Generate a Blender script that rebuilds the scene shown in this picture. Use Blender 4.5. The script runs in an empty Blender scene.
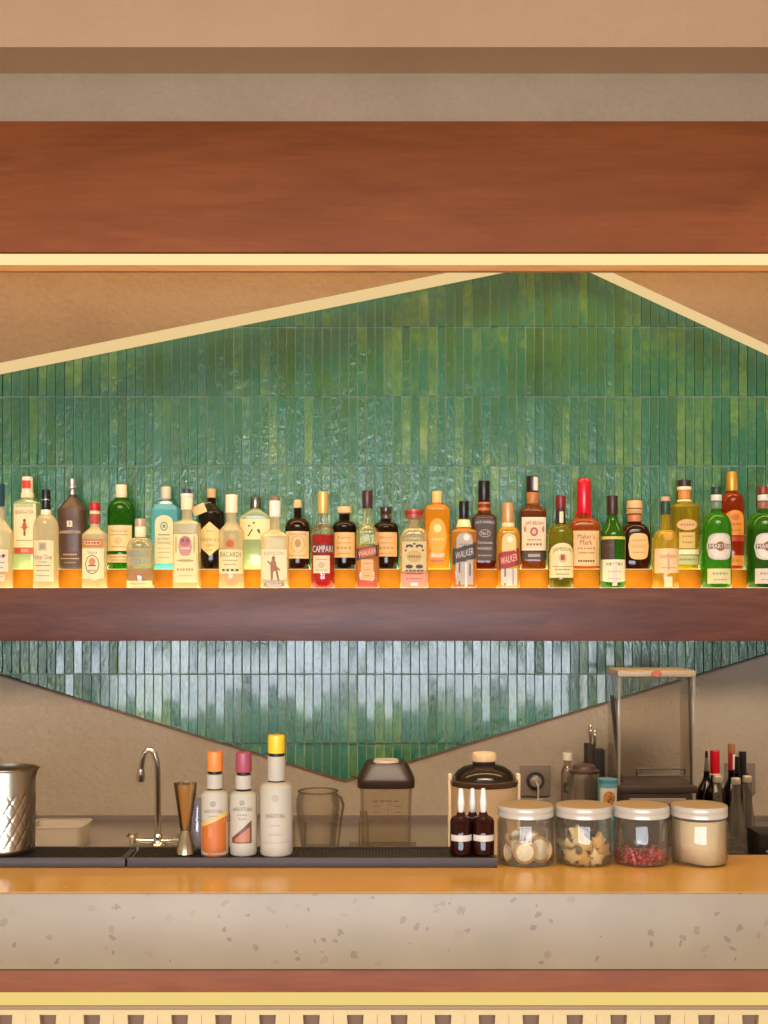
import bpy, bmesh, math, random
from mathutils import Vector, Matrix
random.seed(7)
PI = math.pi
sc = bpy.context.scene
COL = sc.collection
F = 1200.0            # focal length in pixels of the 768 x 1024 frame
EYE = 1.55            # eye height, horizon on row 600
def PX(px, d): return (px - 384.0) / F * d
def PZ(py, d): return EYE - (py - 600.0) / F * d

# ------------------------------------------------------------------ materials
def lin(c):
    if isinstance(c, str): c = tuple(int(c[i:i+2], 16) for i in (0, 2, 4))
    return tuple(((v/255)/12.92 if v/255 <= .04045 else ((v/255+.055)/1.055)**2.4) for v in c) + (1,)
class NT:
    def __init__(s, name):
        s.m = bpy.data.materials.new(name); s.m.use_nodes = True
        s.t = s.m.node_tree; s.t.nodes.clear()
        s.out = s.t.nodes.new('ShaderNodeOutputMaterial')
    def n(s, typ, props=None, **inp):
        nd = s.t.nodes.new('ShaderNode'+typ)
        for k, v in (props or {}).items(): setattr(nd, k, v)
        for k, v in inp.items():
            k = k.replace('_', ' ')
            tgt = nd.inputs[int(k[1:])] if (k[0] == 'i' and k[1:].isdigit()) else nd.inputs[k]
            if isinstance(v, tuple) and len(v) == 2 and hasattr(v[0], 'outputs'): s.t.links.new(v[0].outputs[v[1]], tgt)
            elif hasattr(v, 'outputs'): s.t.links.new(v.outputs[0], tgt)
            else: tgt.default_value = v
        return nd
    def math(s, op, a, b=0.0, c=None):
        nd = s.n('Math', {'operation': op}, i0=a, i1=b)
        if c is not None:
            if isinstance(c, tuple): s.t.links.new(c[0].outputs[c[1]], nd.inputs[2])
            elif hasattr(c, 'outputs'): s.t.links.new(c.outputs[0], nd.inputs[2])
            else: nd.inputs[2].default_value = c
        return nd
    def ramp(s, fac, stops, interp='LINEAR'):
        nd = s.n('ValToRGB', None, Fac=fac)
        e = nd.color_ramp.elements; nd.color_ramp.interpolation = interp
        while len(e) < len(stops): e.new(.5)
        for i, (p, c) in enumerate(stops): e[i].position = p; e[i].color = lin(c)
        return nd
    def end(s, sh):
        s.t.links.new(sh.outputs[0], s.out.inputs['Surface']); return s.m
_C = {}
def M(col, rough=.5, metal=0.0, var=.06, scale=60, bump=0.0):
    key = (str(col), rough, metal, var, scale, bump)
    if key in _C: return _C[key]
    t = NT('mat_%d' % len(_C))
    co = t.n('TexCoord')
    no = t.n('TexNoise', None, Vector=(co, 'Object'), Scale=float(scale), Detail=3.0)
    c = lin(col)
    a = tuple(min(1, v*(1-var)) for v in c[:3])+(1,); b = tuple(min(1, v*(1+var)) for v in c[:3])+(1,)
    mx = t.n('Mix', {'data_type': 'RGBA'}, Factor=(no, 'Fac'))
    mx.inputs[6].default_value = a; mx.inputs[7].default_value = b
    p = t.n('BsdfPrincipled', None, Base_Color=(mx, 2), Roughness=rough, Metallic=metal)
    if bump:
        bp = t.n('Bump', None, Strength=bump, Distance=.003, Height=(no, 'Fac'))
        t.t.links.new(bp.outputs[0], p.inputs['Normal'])
    _C[key] = t.end(p); return _C[key]
def GL(col, dens=.25, edge=.5, rough=.05, glow=None, gloss=1.0):
    """bottle glass: tinted see-through body, darker where the wall is seen edge on, a little scattering"""
    key = ('g', str(col), dens, edge, rough, str(glow), gloss)
    if key in _C: return _C[key]
    t = NT('glass_%d' % len(_C))
    c = tuple(v**.6 for v in lin(col)[:3])
    lw = t.n('LayerWeight', None, Blend=.35)
    mx = t.n('Mix', {'data_type': 'RGBA'}, Factor=(lw, 'Facing'))
    mx.inputs[6].default_value = c+(1,); mx.inputs[7].default_value = tuple(v*(1-edge*.6) for v in c)+(1,)
    tr = t.n('BsdfTransparent', None, Color=(mx, 2))
    g = lin(glow)[:3] if glow else lin(col)[:3]
    df = t.n('BsdfDiffuse', None, Color=g+(1,)); tl = t.n('BsdfTranslucent', None, Color=g+(1,))
    sct = t.n('MixShader', None, Fac=.5, i1=df, i2=tl)
    bod = t.n('MixShader', None, Fac=dens, i1=tr, i2=sct)
    fr = t.n('Fresnel', None, IOR=1.45)
    gs = t.n('BsdfGlossy', None, Roughness=rough)
    fm = t.math('MINIMUM', t.math('MULTIPLY', fr, gloss), .38)
    sh = t.n('MixShader', None, Fac=fm, i1=bod, i2=gs)
    _C[key] = t.end(sh); return _C[key]
def EM(col, s):
    t = NT('light_diffuser'); return t.end(t.n('Emission', None, Color=lin(col), Strength=s))
def wood(name, c0, c1, c2, rough=.35, sc_=(1.2, 14, 14), spec=.5):
    t = NT(name); co = t.n('TexCoord')
    mp = t.n('Mapping', None, Vector=(co, 'Object'), Scale=sc_)
    n1 = t.n('TexNoise', None, Vector=mp, Scale=2.2, Detail=8.0, Roughness=.62, Distortion=.9)
    mp2 = t.n('Mapping', None, Vector=(co, 'Object'), Scale=(sc_[0]*3, sc_[1]*8, sc_[2]*8))
    n2 = t.n('TexNoise', None, Vector=mp2, Scale=3.0, Detail=4.0)
    ad = t.math('MULTIPLY_ADD', (n2, 'Fac'), .3, t.math('MULTIPLY', (n1, 'Fac'), .75))
    r = t.ramp(ad, [(.32, c0), (.5, c1), (.68, c2)])
    bp = t.n('Bump', None, Strength=.15, Distance=.002, Height=ad)
    p = t.n('BsdfPrincipled', None, Base_Color=(r, 'Color'), Roughness=rough, Normal=bp)
    p.inputs['Specular IOR Level'].default_value = spec
    return t.end(p)
def plaster(name, col, col2, bump=.35, scale=55):
    t = NT(name); co = t.n('TexCoord')
    n1 = t.n('TexNoise', None, Vector=(co, 'Object'), Scale=float(scale), Detail=6.0, Roughness=.6)
    n2 = t.n('TexNoise', None, Vector=(co, 'Object'), Scale=2.5, Detail=3.0)
    ad = t.math('MULTIPLY_ADD', (n1, 'Fac'), .35, t.math('MULTIPLY', (n2, 'Fac'), .65))
    r = t.ramp(ad, [(.35, col), (.65, col2)])
    bp = t.n('Bump', None, Strength=bump, Distance=.006, Height=(n1, 'Fac'))
    return t.end(t.n('BsdfPrincipled', None, Base_Color=(r, 'Color'), Roughness=.85, Normal=bp))
def tile_mat():
    t = NT('zellige_glaze'); co = t.n('TexCoord')
    sp = t.n('SeparateXYZ', None, Vector=(co, 'Object'))
    fx = t.math('FLOOR', t.math('DIVIDE', (sp, 'X'), TW)); fz = t.math('FLOOR', t.math('DIVIDE', t.math('SUBTRACT', (sp, 'Z'), PZ(396.5, TILE_D)), TH))
    cb = t.n('CombineXYZ', None, X=fx, Y=fz, Z=0.0)
    wn = t.n('TexWhiteNoise', {'noise_dimensions': '2D'}, Vector=cb)
    big = t.n('TexNoise', None, Vector=(co, 'Object'), Scale=3.2, Detail=2.0)
    sm = t.n('TexNoise', None, Vector=(co, 'Object'), Scale=30.0, Detail=5.0, Roughness=.7)
    a = t.math('MULTIPLY', (wn, 'Value'), .22)
    b = t.math('MULTIPLY_ADD', (big, 'Fac'), .55, a)
    c = t.math('MULTIPLY_ADD', (sm, 'Fac'), .45, b)
    r = t.ramp(c, [(.36, '1c5030'), (.5, '2c6638'), (.62, '18664e'), (.74, '4a7a40'), (.9, '7a9c5a')])
    mp3 = t.n('Mapping', None, Vector=(co, 'Object'), Scale=(1.5, 1.0, .8)); sm2 = t.n('TexNoise', None, Vector=mp3, Scale=75.0, Detail=3.0)
    hh = t.math('MULTIPLY_ADD', (sm2, 'Fac'), .7, (sm, 'Fac'))
    bp = t.n('Bump', None, Strength=.62, Distance=.0042, Height=hh)
    p = t.n('BsdfPrincipled', None, Base_Color=(r, 'Color'), Roughness=.1, Normal=bp)
    p.inputs['Specular IOR Level'].default_value = .9; p.inputs['Coat Weight'].default_value = .5; p.inputs['Coat Roughness'].default_value = .06
    return t.end(p)
def terrazzo(name, base, base2, chips, rough, spec=.5, cs=48, thr=.24):
    t = NT(name); co = t.n('TexCoord')
    mp = t.n('Mapping', None, Vector=(co, 'Object'), Scale=(1, 1, 1))
    ns = t.n('TexNoise', None, Vector=mp, Scale=9.0, Detail=6.0)
    wv = t.n('TexNoise', None, Vector=mp, Scale=60.0, Detail=2.0)
    dst = t.n('Mix', {'data_type': 'VECTOR'}, Factor=.02); t.t.links.new(mp.outputs[0], dst.inputs[4]); t.t.links.new(wv.outputs['Color'], dst.inputs[5])
    vo = t.n('TexVoronoi', None, Vector=(dst, 1), Scale=float(cs))
    big = t.n('TexNoise', None, Vector=mp, Scale=4.0)
    wn = t.n('TexWhiteNoise', {'noise_dimensions': '3D'}, Vector=(vo, 'Color'))
    keep = t.math('GREATER_THAN', (wn, 'Value'), .55)
    lim = t.math('MULTIPLY', (wn, 'Value'), thr*1.3)
    chip = t.math('MULTIPLY', t.math('LESS_THAN', (vo, 'Distance'), lim), keep)
    r0 = t.ramp((ns, 'Fac'), [(.3, base), (.7, base2)])
    cc = t.ramp((wn, 'Value'), [(.55, chips[0]), (.8, chips[1]), (1, chips[2])])
    mx = t.n('Mix', {'data_type': 'RGBA'}, Factor=t.math('MULTIPLY', chip, .7)); t.t.links.new(r0.outputs[0], mx.inputs[6]); t.t.links.new(cc.outputs[0], mx.inputs[7])
    p = t.n('BsdfPrincipled', None, Base_Color=(mx, 2), Roughness=rough); p.inputs['Specular IOR Level'].default_value = spec
    return t.end(p)

# ------------------------------------------------------------------ mesh building
class MB:
    def __init__(s): s.v = []; s.f = []; s.mi = []; s.mats = []; s.fl = []
    def slot(s, m):
        if m not in s.mats: s.mats.append(m)
        return s.mats.index(m)
    def add(s, vs, fs, m, flat=False):
        o = len(s.v); s.v += [tuple(v) for v in vs]; k = s.slot(m)
        for f in fs: s.f.append(tuple(i+o for i in f)); s.mi.append(k); s.fl.append(flat)
        return s
    def box(s, x0, x1, y0, y1, z0, z1, m, bev=0.0):
        bm = bmesh.new(); bmesh.ops.create_cube(bm, size=1)
        for v in bm.verts: v.co = Vector(((x0+x1)/2+v.co.x*(x1-x0), (y0+y1)/2+v.co.y*(y1-y0), (z0+z1)/2+v.co.z*(z1-z0)))
        if bev: bmesh.ops.bevel(bm, geom=bm.edges[:], offset=bev, segments=2, profile=.6, affect='EDGES')
        bm.verts.index_update()
        s.add([v.co[:] for v in bm.verts], [[v.index for v in f.verts] for f in bm.faces], m, True); bm.free(); return s
    def prism(s, pts, y0, y1, m):     # pts = outline in x, z (counter-clockwise seen from the front)
        n = len(pts)
        vs = [(x, y0, z) for x, z in pts] + [(x, y1, z) for x, z in pts]
        fs = [tuple(range(n)), tuple(range(2*n-1, n-1, -1))] + [(i, i+n, (i+1) % n+n, (i+1) % n) for i in range(n)]
        return s.add(vs, fs, m, True)
    def loft(s, rings, m, cap0=True, cap1=True, closed=True):   # rings = lists of equal length
        n = len(rings[0]); vs = [p for r in rings for p in r]; fs = []
        for i in range(len(rings)-1):
            for j in range(n if closed else n-1):
                a = i*n+j; b = i*n+(j+1) % n
                fs.append((a, b, b+n, a+n))
        if cap0: fs.append(tuple(range(n-1, -1, -1)))
        if cap1: fs.append(tuple((len(rings)-1)*n+j for j in range(n)))
        return s.add(vs, fs, m)
    def lathe(s, prof, m, cx=0, cy=0, seg=28, cap0=True, cap1=True):   # prof = (r, z) bottom to top
        rs = [[(cx+r*math.cos(2*PI*j/seg), cy+r*math.sin(2*PI*j/seg), z) for j in range(seg)] for r, z in prof]
        return s.loft(rs, m, cap0, cap1)
    def tube(s, pts, rad, m, seg=12, caps=True):
        pts = [Vector(p) for p in pts]; rs = []
        rad = rad if isinstance(rad, (list, tuple)) else [rad]*len(pts)
        up = None
        for i, p in enumerate(pts):
            t = (pts[min(i+1, len(pts)-1)]-pts[max(i-1, 0)]).normalized()
            if up is None:
                up = Vector((0, 1, 0)) if abs(t.y) < .9 else Vector((1, 0, 0))
            a = t.cross(up).normalized(); up = a.cross(t).normalized()
            rs.append([tuple(p+(a*math.cos(2*PI*j/seg)+up*math.sin(2*PI*j/seg))*rad[i]) for j in range(seg)])
        return s.loft(rs, m, caps, caps)
    def build(s, name, parent=None, loc=(0, 0, 0), smooth=35):
        me = bpy.data.meshes.new(name); me.from_pydata(s.v, [], s.f); me.update()
        for m in s.mats: me.materials.append(m)
        me.polygons.foreach_set('material_index', s.mi)
        bm = bmesh.new(); bm.from_mesh(me); bmesh.ops.recalc_face_normals(bm, faces=bm.faces); bm.to_mesh(me); bm.free()
        me.polygons.foreach_set('use_smooth', [True]*len(me.polygons)); me.set_sharp_from_angle(angle=math.radians(smooth))
        o = bpy.data.objects.new(name, me); COL.objects.link(o); o.parent = parent; o.location = loc
        return o
def thing(name, label, cat, loc, group=None):
    o = bpy.data.objects.new(name, None); COL.objects.link(o); o.location = loc; o.empty_display_size = .05
    return tag(o, label, cat, group)
def tag(o, label, cat, group=None, kind=None):
    o['label'] = label; o['category'] = cat
    if group: o['group'] = group
    if kind: o['kind'] = kind
    return o
def struct(o, label=None):
    o['kind'] = 'structure'
    if label: o['label'] = label
    return o

_T = {}
def text_geo(txt):
    if txt in _T: return _T[txt]
    cu = bpy.data.curves.new('lettering', 'FONT'); cu.body = txt; cu.resolution_u = 2; cu.align_x = 'CENTER'
    ob = bpy.data.objects.new('lettering', cu); COL.objects.link(ob); bpy.context.view_layer.update()
    me = bpy.data.meshes.new_from_object(ob.evaluated_get(bpy.context.evaluated_depsgraph_get()))
    vs = [tuple(v.co[:2]) for v in me.vertices]; fs = [tuple(p.vertices) for p in me.polygons]
    bpy.data.objects.remove(ob); bpy.data.meshes.remove(me); bpy.data.curves.remove(cu)
    xs = [v[0] for v in vs]; ys = [v[1] for v in vs]
    x0, x1, y0, y1 = min(xs), max(xs), min(ys), max(ys)
    vs = [((x-(x0+x1)/2)/(x1-x0), (y-(y0+y1)/2)/(y1-y0)) for x, y in vs]
    _T[txt] = (vs, fs); return _T[txt]

# ------------------------------------------------------------------ bottles
def ring_se(rx, ry, n, z, seg=36):
    r = []
    for j in range(seg):
        a = 2*PI*(j+.5)/seg; c, s_ = math.cos(a), math.sin(a)
        r.append((rx*math.copysign(abs(c)**(2/n), c), ry*math.copysign(abs(s_)**(2/n), s_), z))
    return r
class Shape:
    """outline of a vessel: list of (z, rx, ry, n) bottom to top"""
    def __init__(s, pts): s.p = pts
    def at(s, z):
        p = s.p
        if z <= p[0][0]: return p[0][1:]
        for a, b in zip(p, p[1:]):
            if z <= b[0]:
                k = (z-a[0])/max(1e-9, b[0]-a[0]); return tuple(a[i]+(b[i]-a[i])*k for i in (1, 2, 3))
        return p[-1][1:]
    def front(s, x, z):
        rx, ry, n = s.at(z); q = min(.985, abs(x)/rx); return -ry*(1-q**n)**(1/n)
def shape_px(k, zb, hw, n, ratio, neck, ytop, y0, y1, style, Z, hwb=None):
    """body from base zb, half width hw, shoulder from y1 (low) to y0 (high), neck up to ytop"""
    z0, z1, zt = Z(y0), Z(y1), Z(ytop); R = hw*k; Rb = (hwb or hw)*k; r = neck*k; P = []
    P.append((zb, Rb*.90, Rb*.90*ratio, n)); P.append((zb+.0012, Rb*.97, Rb*.97*ratio, n)); P.append((zb+.004, Rb, Rb*ratio, n))
    for i in (.33, .66): P.append((zb+(z1-zb)*i, Rb+(R-Rb)*i, (Rb+(R-Rb)*i)*ratio, n))
    K = 9
    for i in range(K+1):
        t = i/K
        if style == 'dome': w = math.cos(t*PI/2); zz = z1+(z0-z1)*math.sin(t*PI/2)
        elif style == 's': w = .5+.5*math.cos(t*PI); zz = z1+(z0-z1)*t
        else: w = 1-t; zz = z1+(z0-z1)*t
        rr = r+(R-r)*w; nn = 2+(n-2)*w; P.append((zz, rr, rr*(1+(ratio-1)*w), nn))
    if zt-z0 > .002: P.append((zt, r, r, 2))
    return Shape(P)
def solid(shape, m, inset=1.0, ztop=None, zlow=0.0):
    b = MB(); pts = shape.p
    if ztop is not None: pts = [p for p in pts if p[0] < ztop-.0005]+[(ztop,)+tuple(shape.at(ztop))]
    rings = [ring_se(p[1]*inset, p[2]*inset, p[3], p[0]+(zlow if i == 0 else 0)) for i, p in enumerate(pts)]
    b.loft(rings, m); return b

def patch(b, sh, zc, lo, hi, u0, u1, m, eps, cx=0.0, rot=0.0, nu=14, nv=4):
    """a thin printed shape laid on the front of a vessel: lo(u), hi(u) give its lower and upper edge"""
    vs = []; cr, sr = math.cos(rot), math.sin(rot)
    for i in range(nu+1):
        u = u0+(u1-u0)*i/nu
        for j in range(nv+1):
            v = lo(u)+(hi(u)-lo(u))*j/nv
            x = cx+u; z = zc+v+u*sr/cr
            vs.append((x, sh.front(x, z)-eps, z))
    fs = [(i*(nv+1)+j, (i+1)*(nv+1)+j, (i+1)*(nv+1)+j+1, i*(nv+1)+j+1) for i in range(nu) for j in range(nv)]
    b.add(vs, fs, m)
def put_text(b, sh, txt, zc, w, h, m, eps, cx=0.0, rot=0.0, arch=0.0):
    vs, fs = text_geo(txt); cr, sr = math.cos(rot), math.sin(rot); out = []
    for u, v in vs:
        v2 = v*h-arch*(u*2)**2; u2 = u*w
        x = cx+u2; z = zc+v2+u2*sr/cr; out.append((x, sh.front(x, z)-eps, z))
    b.add(out, fs, m)
def LM(c, rough=.55):       # printed paper: slightly off the pure ink and paper colours
    if not isinstance(c, str): return c
    return M(''.join('%02x' % int(int(c[i:i+2], 16)*q) for i, q in ((0, .9), (2, .885), (4, .84))), rough)
def label_mesh(sh, k, Z, spec):
    """spec: shape, y0, y1, half width, colour, dx, tilt, items"""
    b = MB(); kind = spec['s']; y0, y1, hw = spec['y0'], spec['y1'], spec['hw']
    zc = Z((y0+y1)/2); H = (y1-y0)*k/2; W = hw*k; dx = spec.get('dx', 0)*k; rot = math.radians(spec.get('tilt', 0))
    m = LM(spec['c'], spec.get('rough', .55)) if isinstance(spec['c'], str) else spec['c']
    if kind == 'rect': lo, hi = (lambda u: -H), (lambda u: H)
    elif kind == 'oval': lo, hi = (lambda u: -H*math.sqrt(max(0, 1-(u/W)**2))), (lambda u: H*math.sqrt(max(0, 1-(u/W)**2)))
    elif kind == 'diamond':
        lo = lambda u: -H*(1-.62*abs(u/W)); hi = lambda u: H*(1-.62*abs(u/W))
    elif kind == 'arch':
        lo = lambda u: -H; hi = lambda u: H-W*.8*(1-math.sqrt(max(0, 1-(u/W)**2)))
    elif kind == 'round': lo, hi = (lambda u: -H*(max(0, 1-abs(u/W)**3.2))**(1/3.2)), (lambda u: H*(max(0, 1-abs(u/W)**3.2))**(1/3.2))
    e = .0006; patch(b, sh, zc, lo, hi, -W, W, m, e, dx, rot)
    for it in spec.get('it', []):
        e += .00012
        if it[0] == 't':
            _, txt, yy, w, h, c = it[:6]; ox = it[6] if len(it) > 6 else 0; ar = it[7] if len(it) > 7 else 0
            vv = (Z(yy)-zc)
            put_text(b, sh, txt, zc+vv+ox*k*math.tan(rot), w*k, h*k, LM(c, .6), e, dx+ox*k, rot, ar*k)
        elif it[0] == 'b':
            _, yy, w, h, c = it[:5]; ox = it[5] if len(it) > 5 else 0; vv = Z(yy)-zc
            patch(b, sh, zc+vv+ox*k*math.tan(rot), lambda u: -h*k/2, lambda u: h*k/2, -w*k/2, w*k/2, LM(c, .6), e, dx+ox*k, rot, nu=8, nv=1)
        elif it[0] == 'd':
            _, xx, yy, rx, ry, c = it[:6]; a = rx*k; q = ry*k
            patch(b, sh, Z(yy), lambda u: -q*math.sqrt(max(0, 1-(u/a)**2)), lambda u: q*math.sqrt(max(0, 1-(u/a)**2)), -a, a, LM(c, .5), e, dx+xx*k, 0, nu=10, nv=2)
        elif it[0] == 'dash':      # a line of small print too fine to read
            _, yy, w, h, c, n = it[:6]; rr = random.Random(int(yy*10)+n)
            for i in range(n):
                xx = -w/2+w*(i+.5)/n
                patch(b, sh, Z(yy), lambda u: -h*k/2, lambda u: h*k/2, -w*k/n*.5*rr.uniform(.5, .85), w*k/n*.35, LM(c, .6), e, dx+xx*k, 0, nu=1, nv=1)
        elif it[0] == 'q':       # a band between two slanting edges: x0, x1, lower y at x0 and x1, upper y at x0 and x1
            _, xa, xb, la, lb, ha, hb, c = it; f = lambda p, q_: (lambda u: Z(p+(q_-p)*(u/k-xa)/(xb-xa)))
            patch(b, sh, 0, f(la, lb), f(ha, hb), xa*k, xb*k, LM(c, .5), e, dx, 0, nu=16, nv=3)
        elif it[0] == 'poly':
            _, pts, c = it
            vs = [(dx+x*k, sh.front(dx+x*k, Z(y))-e-.0003, Z(y)) for x, y in pts]
            b.add(vs, [tuple(range(len(vs)))], LM(c, .5))
    return b
def stacked(segs, k, Z, cyl=0.0):
    """cap or neck foil: segs of (y_top, y_bottom, half width top, half width bottom, material)"""
    b = MB()
    for (ya, yb, ra, rb, m) in segs:
        za, zb = Z(ya), Z(yb); e = min(.0012, (za-zb)*.25)
        b.lathe([(rb*k-e*.5, zb), (rb*k, zb+e), (ra*k, za-e), (ra*k-e, za)], m, seg=24)
    return b

FRONT_D, BACK_D = 3.922, 4.032
SHELF_Z, RISER_Z = PZ(588, FRONT_D), PZ(588, FRONT_D)+.0632
def bottle(name, label, cat, c, row, hw, glass, cap, neck, ytop, y0, y1, style='s', n=2, ratio=1, labels=(), necks=(), liquid=None, hwb=None, d=None, zb=None, ins=None, group=None, capname='cap', extra=None):
    d = d or (FRONT_D if row == 'F' else BACK_D); zb = zb if zb is not None else (SHELF_Z if row == 'F' else RISER_Z)
    k = d/F; X = PX(c, d); Z = lambda y: PZ(y, d)-zb
    root = thing(name, label, cat, (X, d, zb+.0004), group)
    sh = shape_px(k, 0, hw, n, ratio, neck, ytop, y0, y1, style, Z, hwb)
    solid(sh, glass).build('body', root)
    if liquid:
        lm, ly = liquid; solid(sh, lm, .93, Z(ly), .004).build('liquid', root)
    stacked([(a, b_, r1, r2, m) for a, b_, r1, r2, m in cap], k, Z).build(capname, root)
    if necks: stacked(necks, k, Z).build('neck_label', root)
    for L in labels: label_mesh(sh, k, Z, L).build('label', root)
    if extra: extra(root, sh, k, Z)
    return root
CLEAR = GL('fdf8e8', .36, .25, .06, 'ffeac4')
CLEARG = GL('e4f4dc', .3, .4, .06, 'eef4c8')
def L(s, y0, y1, hw, c, it=(), **kw): return dict(s=s, y0=y0, y1=y1, hw=hw, c=c, it=it, **kw)
BLK = M('15110f', .3); SIL = M('c9c4bc', .25, .9); GOLD = M('d8a94a', .3, .75); CORK = M('d9b27a', .8, 0, .2, 200)
CRM = 'f0e0b8'

def shelf_bottles():
    G = 'bottles standing in two rows on the lit shelf'
    def B(*a, **kw): return bottle('liquor_bottle', a[0], 'bottle', *a[1:], group=G, **kw)
    # 1
    B('clear bottle with dark teal cap, cut off at the left end of the shelf', -1, 'F', 13.5, CLEAR, [(484, 507, 5.6, 5.8, M('1f4450', .35))], 5.4, 506, 518, 534, 's',
      labels=[L('rect', 550, 572, 11.5, 'e3dfd2', [('dash', 557, 18, 2.4, '51637a', 6), ('b', 563, 18, .8, '7c8594'), ('d', 8, 556, 1.4, 1.4, '7a4232'), ('dash', 568, 16, 1.2, '8a8f98', 8)]),
              L('rect', 575, 582, 9, 'f2dcb8', [('dash', 577, 15, 1.6, 'c9707a', 6), ('dash', 580.5, 12, 1.2, 'c98a8a', 7)])])
    # 2
    B('square clear bottle with a red and white cap and red band under its cream label', 27.5, 'B', 12.2, CLEARG, [(477, 493, 5.3, 5.6, M('e9ddc4', .4))], 5.2, 496, 498, 504, 's', 7, .8,
      labels=[L('rect', 504.5, 508.5, 11, 'dfe0b4', [('t', 'LONDON', 506.5, 16, 2.4, '4c7040')]),
              L('rect', 508.5, 548, 11, CRM, [('t', 'BEEFEATER', 513, 18, 3.4, '7a4a38'), ('d', 0, 527, 2.4, 4.5, 'b4532c'), ('d', 0, 521.3, 1.5, 1.8, '7a2c1e'), ('b', 534, 2.2, 5, '8e3c28'), ('b', 528, 8, 1, 'a85a38'), ('dash', 541, 16, 1.2, 'a08660', 8)]),
              L('rect', 548, 554.5, 10.5, 'c4573a', [('t', 'GIN', 551.2, 7, 3, 'f0d8b0')])],
      necks=[(493, 498, 6.3, 6.6, M('ead9ae', .5))], extra=lambda r, sh, k, Z: cap_patch(r, k, Z, 5.35, 481, 489, 'cf3a22'))
    # 3
    B('round-shouldered clear bottle with tall black cap and dark red script label', 46, 'F', 12.5, CLEAR, [(490, 510, 4.4, 4.6, BLK), (499.4, 500.6, 4.8, 4.8, SIL)], 4.3, 509, 515, 530, 'dome',
      labels=[L('rect', 541, 582, 9.8, 'f0e2bb', [('t', 'Ketel One', 557.5, 17, 5, '7d2733'), ('b', 547, 8, 8.5, 'cdbb9a'), ('b', 547, 5, 5.5, 'a89a88'), ('t', 'VODKA', 562.5, 9, 2, '8c5a50'), ('b', 566, 15, .7, '8c5a50'), ('dash', 571, 13, 1.2, 'a58a78', 7), ('dash', 576, 13, 1.2, 'a58a78', 6)])],
      necks=[(510, 515, 4.9, 5.1, M('f0e2bb', .5))])
    # 4
    B('opaque dark brown bottle with a steep silver-stoppered neck and small white emblem', 72.5, 'B', 14.3, M('4b352a', .38), [(479, 486.5, 4.4, 4.2, SIL), (486.5, 489, 5.4, 5.4, SIL), (489, 496, 3.2, 3.4, SIL)], 4.2, 495, 497.5, 510, 'lin', 3, .8, hwb=12.8,
      labels=[L('rect', 521.5, 527.5, 2.7, 'e6dccb', [('b', 524.5, 1.6, 3, '4b352a'), ('b', 524.5, .7, 1.4, 'e6dccb')]), L('rect', 531, 534.4, 10.6, '5c4335', [('t', 'BARRESTON', 532.7, 20, 2.9, 'ddcdb6')]),
              L('rect', 552, 566, 10, '553e31', [('dash', 555, 14, 1.6, 'b8a48c', 6), ('b', 559, 18, .8, 'b8a48c'), ('dash', 563, 12, 1.3, 'a08c76', 6)])])
    # 5
    B('clear bottle with small red cap and a circular crest on its cream label', 94.8, 'F', 12, CLEAR, [(503, 511, 5.2, 5.2, M('b81f22', .35))], 4.5, 511, 526, 536, 's', 3, .9,
      necks=[(511, 525, 5, 5, M('e8cfa4', .5)), (514, 524.5, 5.15, 5.15, M('b2453a', .5))],
      labels=[L('rect', 539.5, 547.5, 10, 'c77a4a', [('b', 543.5, 17, 3.6, 'e9c993'), ('dash', 543.5, 14, 2, '9c3a26', 5)]),
              L('rect', 549, 579, 10.8, 'f3e6bd', [('d', 0, 565, 7.2, 9.5, '6b6048'), ('d', 0, 565, 6.3, 8.6, 'f0dfb2'), ('d', 0, 562, 3.4, 3.6, 'd4855c'), ('t', 'TEQUILA', 553.5, 10, 3, '4c4636'), ('b', 566, 8, 1.4, '6b5a42'), ('dash', 571, 8, 1.5, '8c7a55', 4)])])
    # 6
    B('bright green domed bottle with cream cap and cream label', 121.3, 'B', 13.7, GL('3f9a1c', .42, .5, .06, '2f8412'), [(485, 499, 5.5, 5.6, M('efdfb6', .45))], 6.5, 498, 500, 514, 'dome',
      labels=[L('rect', 526, 551.5, 12, 'e8d4a0', [('t', 'Tanqueray', 532, 17, 4, 'b28560'), ('b', 535.5, 18, .7, 'b28560'), ('d', 0, 541.5, 4, 4, 'd5b880'), ('dash', 547.5, 14, 1.3, 'a8875a', 6)]), L('rect', 555, 563, 12, 'dcc592', [('dash', 557.5, 18, 1.3, '9c7f52', 8), ('dash', 560.6, 15, 1.2, '9c7f52', 7)])])
    # 7
    B('short squat clear bottle with blue lettering and a pale strip along its foot', 140.4, 'F', 13.7, GL('f4ecd8', .2, .35, .05, 'fff3d0'), [(519, 527, 5.4, 5.4, M('c8a78a', .4, .3))], 5, 526, 538, 550, 'dome',
      necks=[(527, 537, 5.5, 5.5, M('f2dfb8', .5))],
      labels=[L('rect', 549, 566, 11.6, CLEAR, [('t', 'ABSOLUT', 554.5, 21, 6.2, '3d7fa8'), ('t', 'VODKA', 562, 15.5, 5.4, '4f8bb0')]), L('rect', 581, 587, 12.6, 'f3e2b0', [('dash', 584, 18, 1.5, 'c9b078', 9)])],
      liquid=(GL('e8c8a8', .25, .2, .1, 'e8c8a0'), 568))
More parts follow.
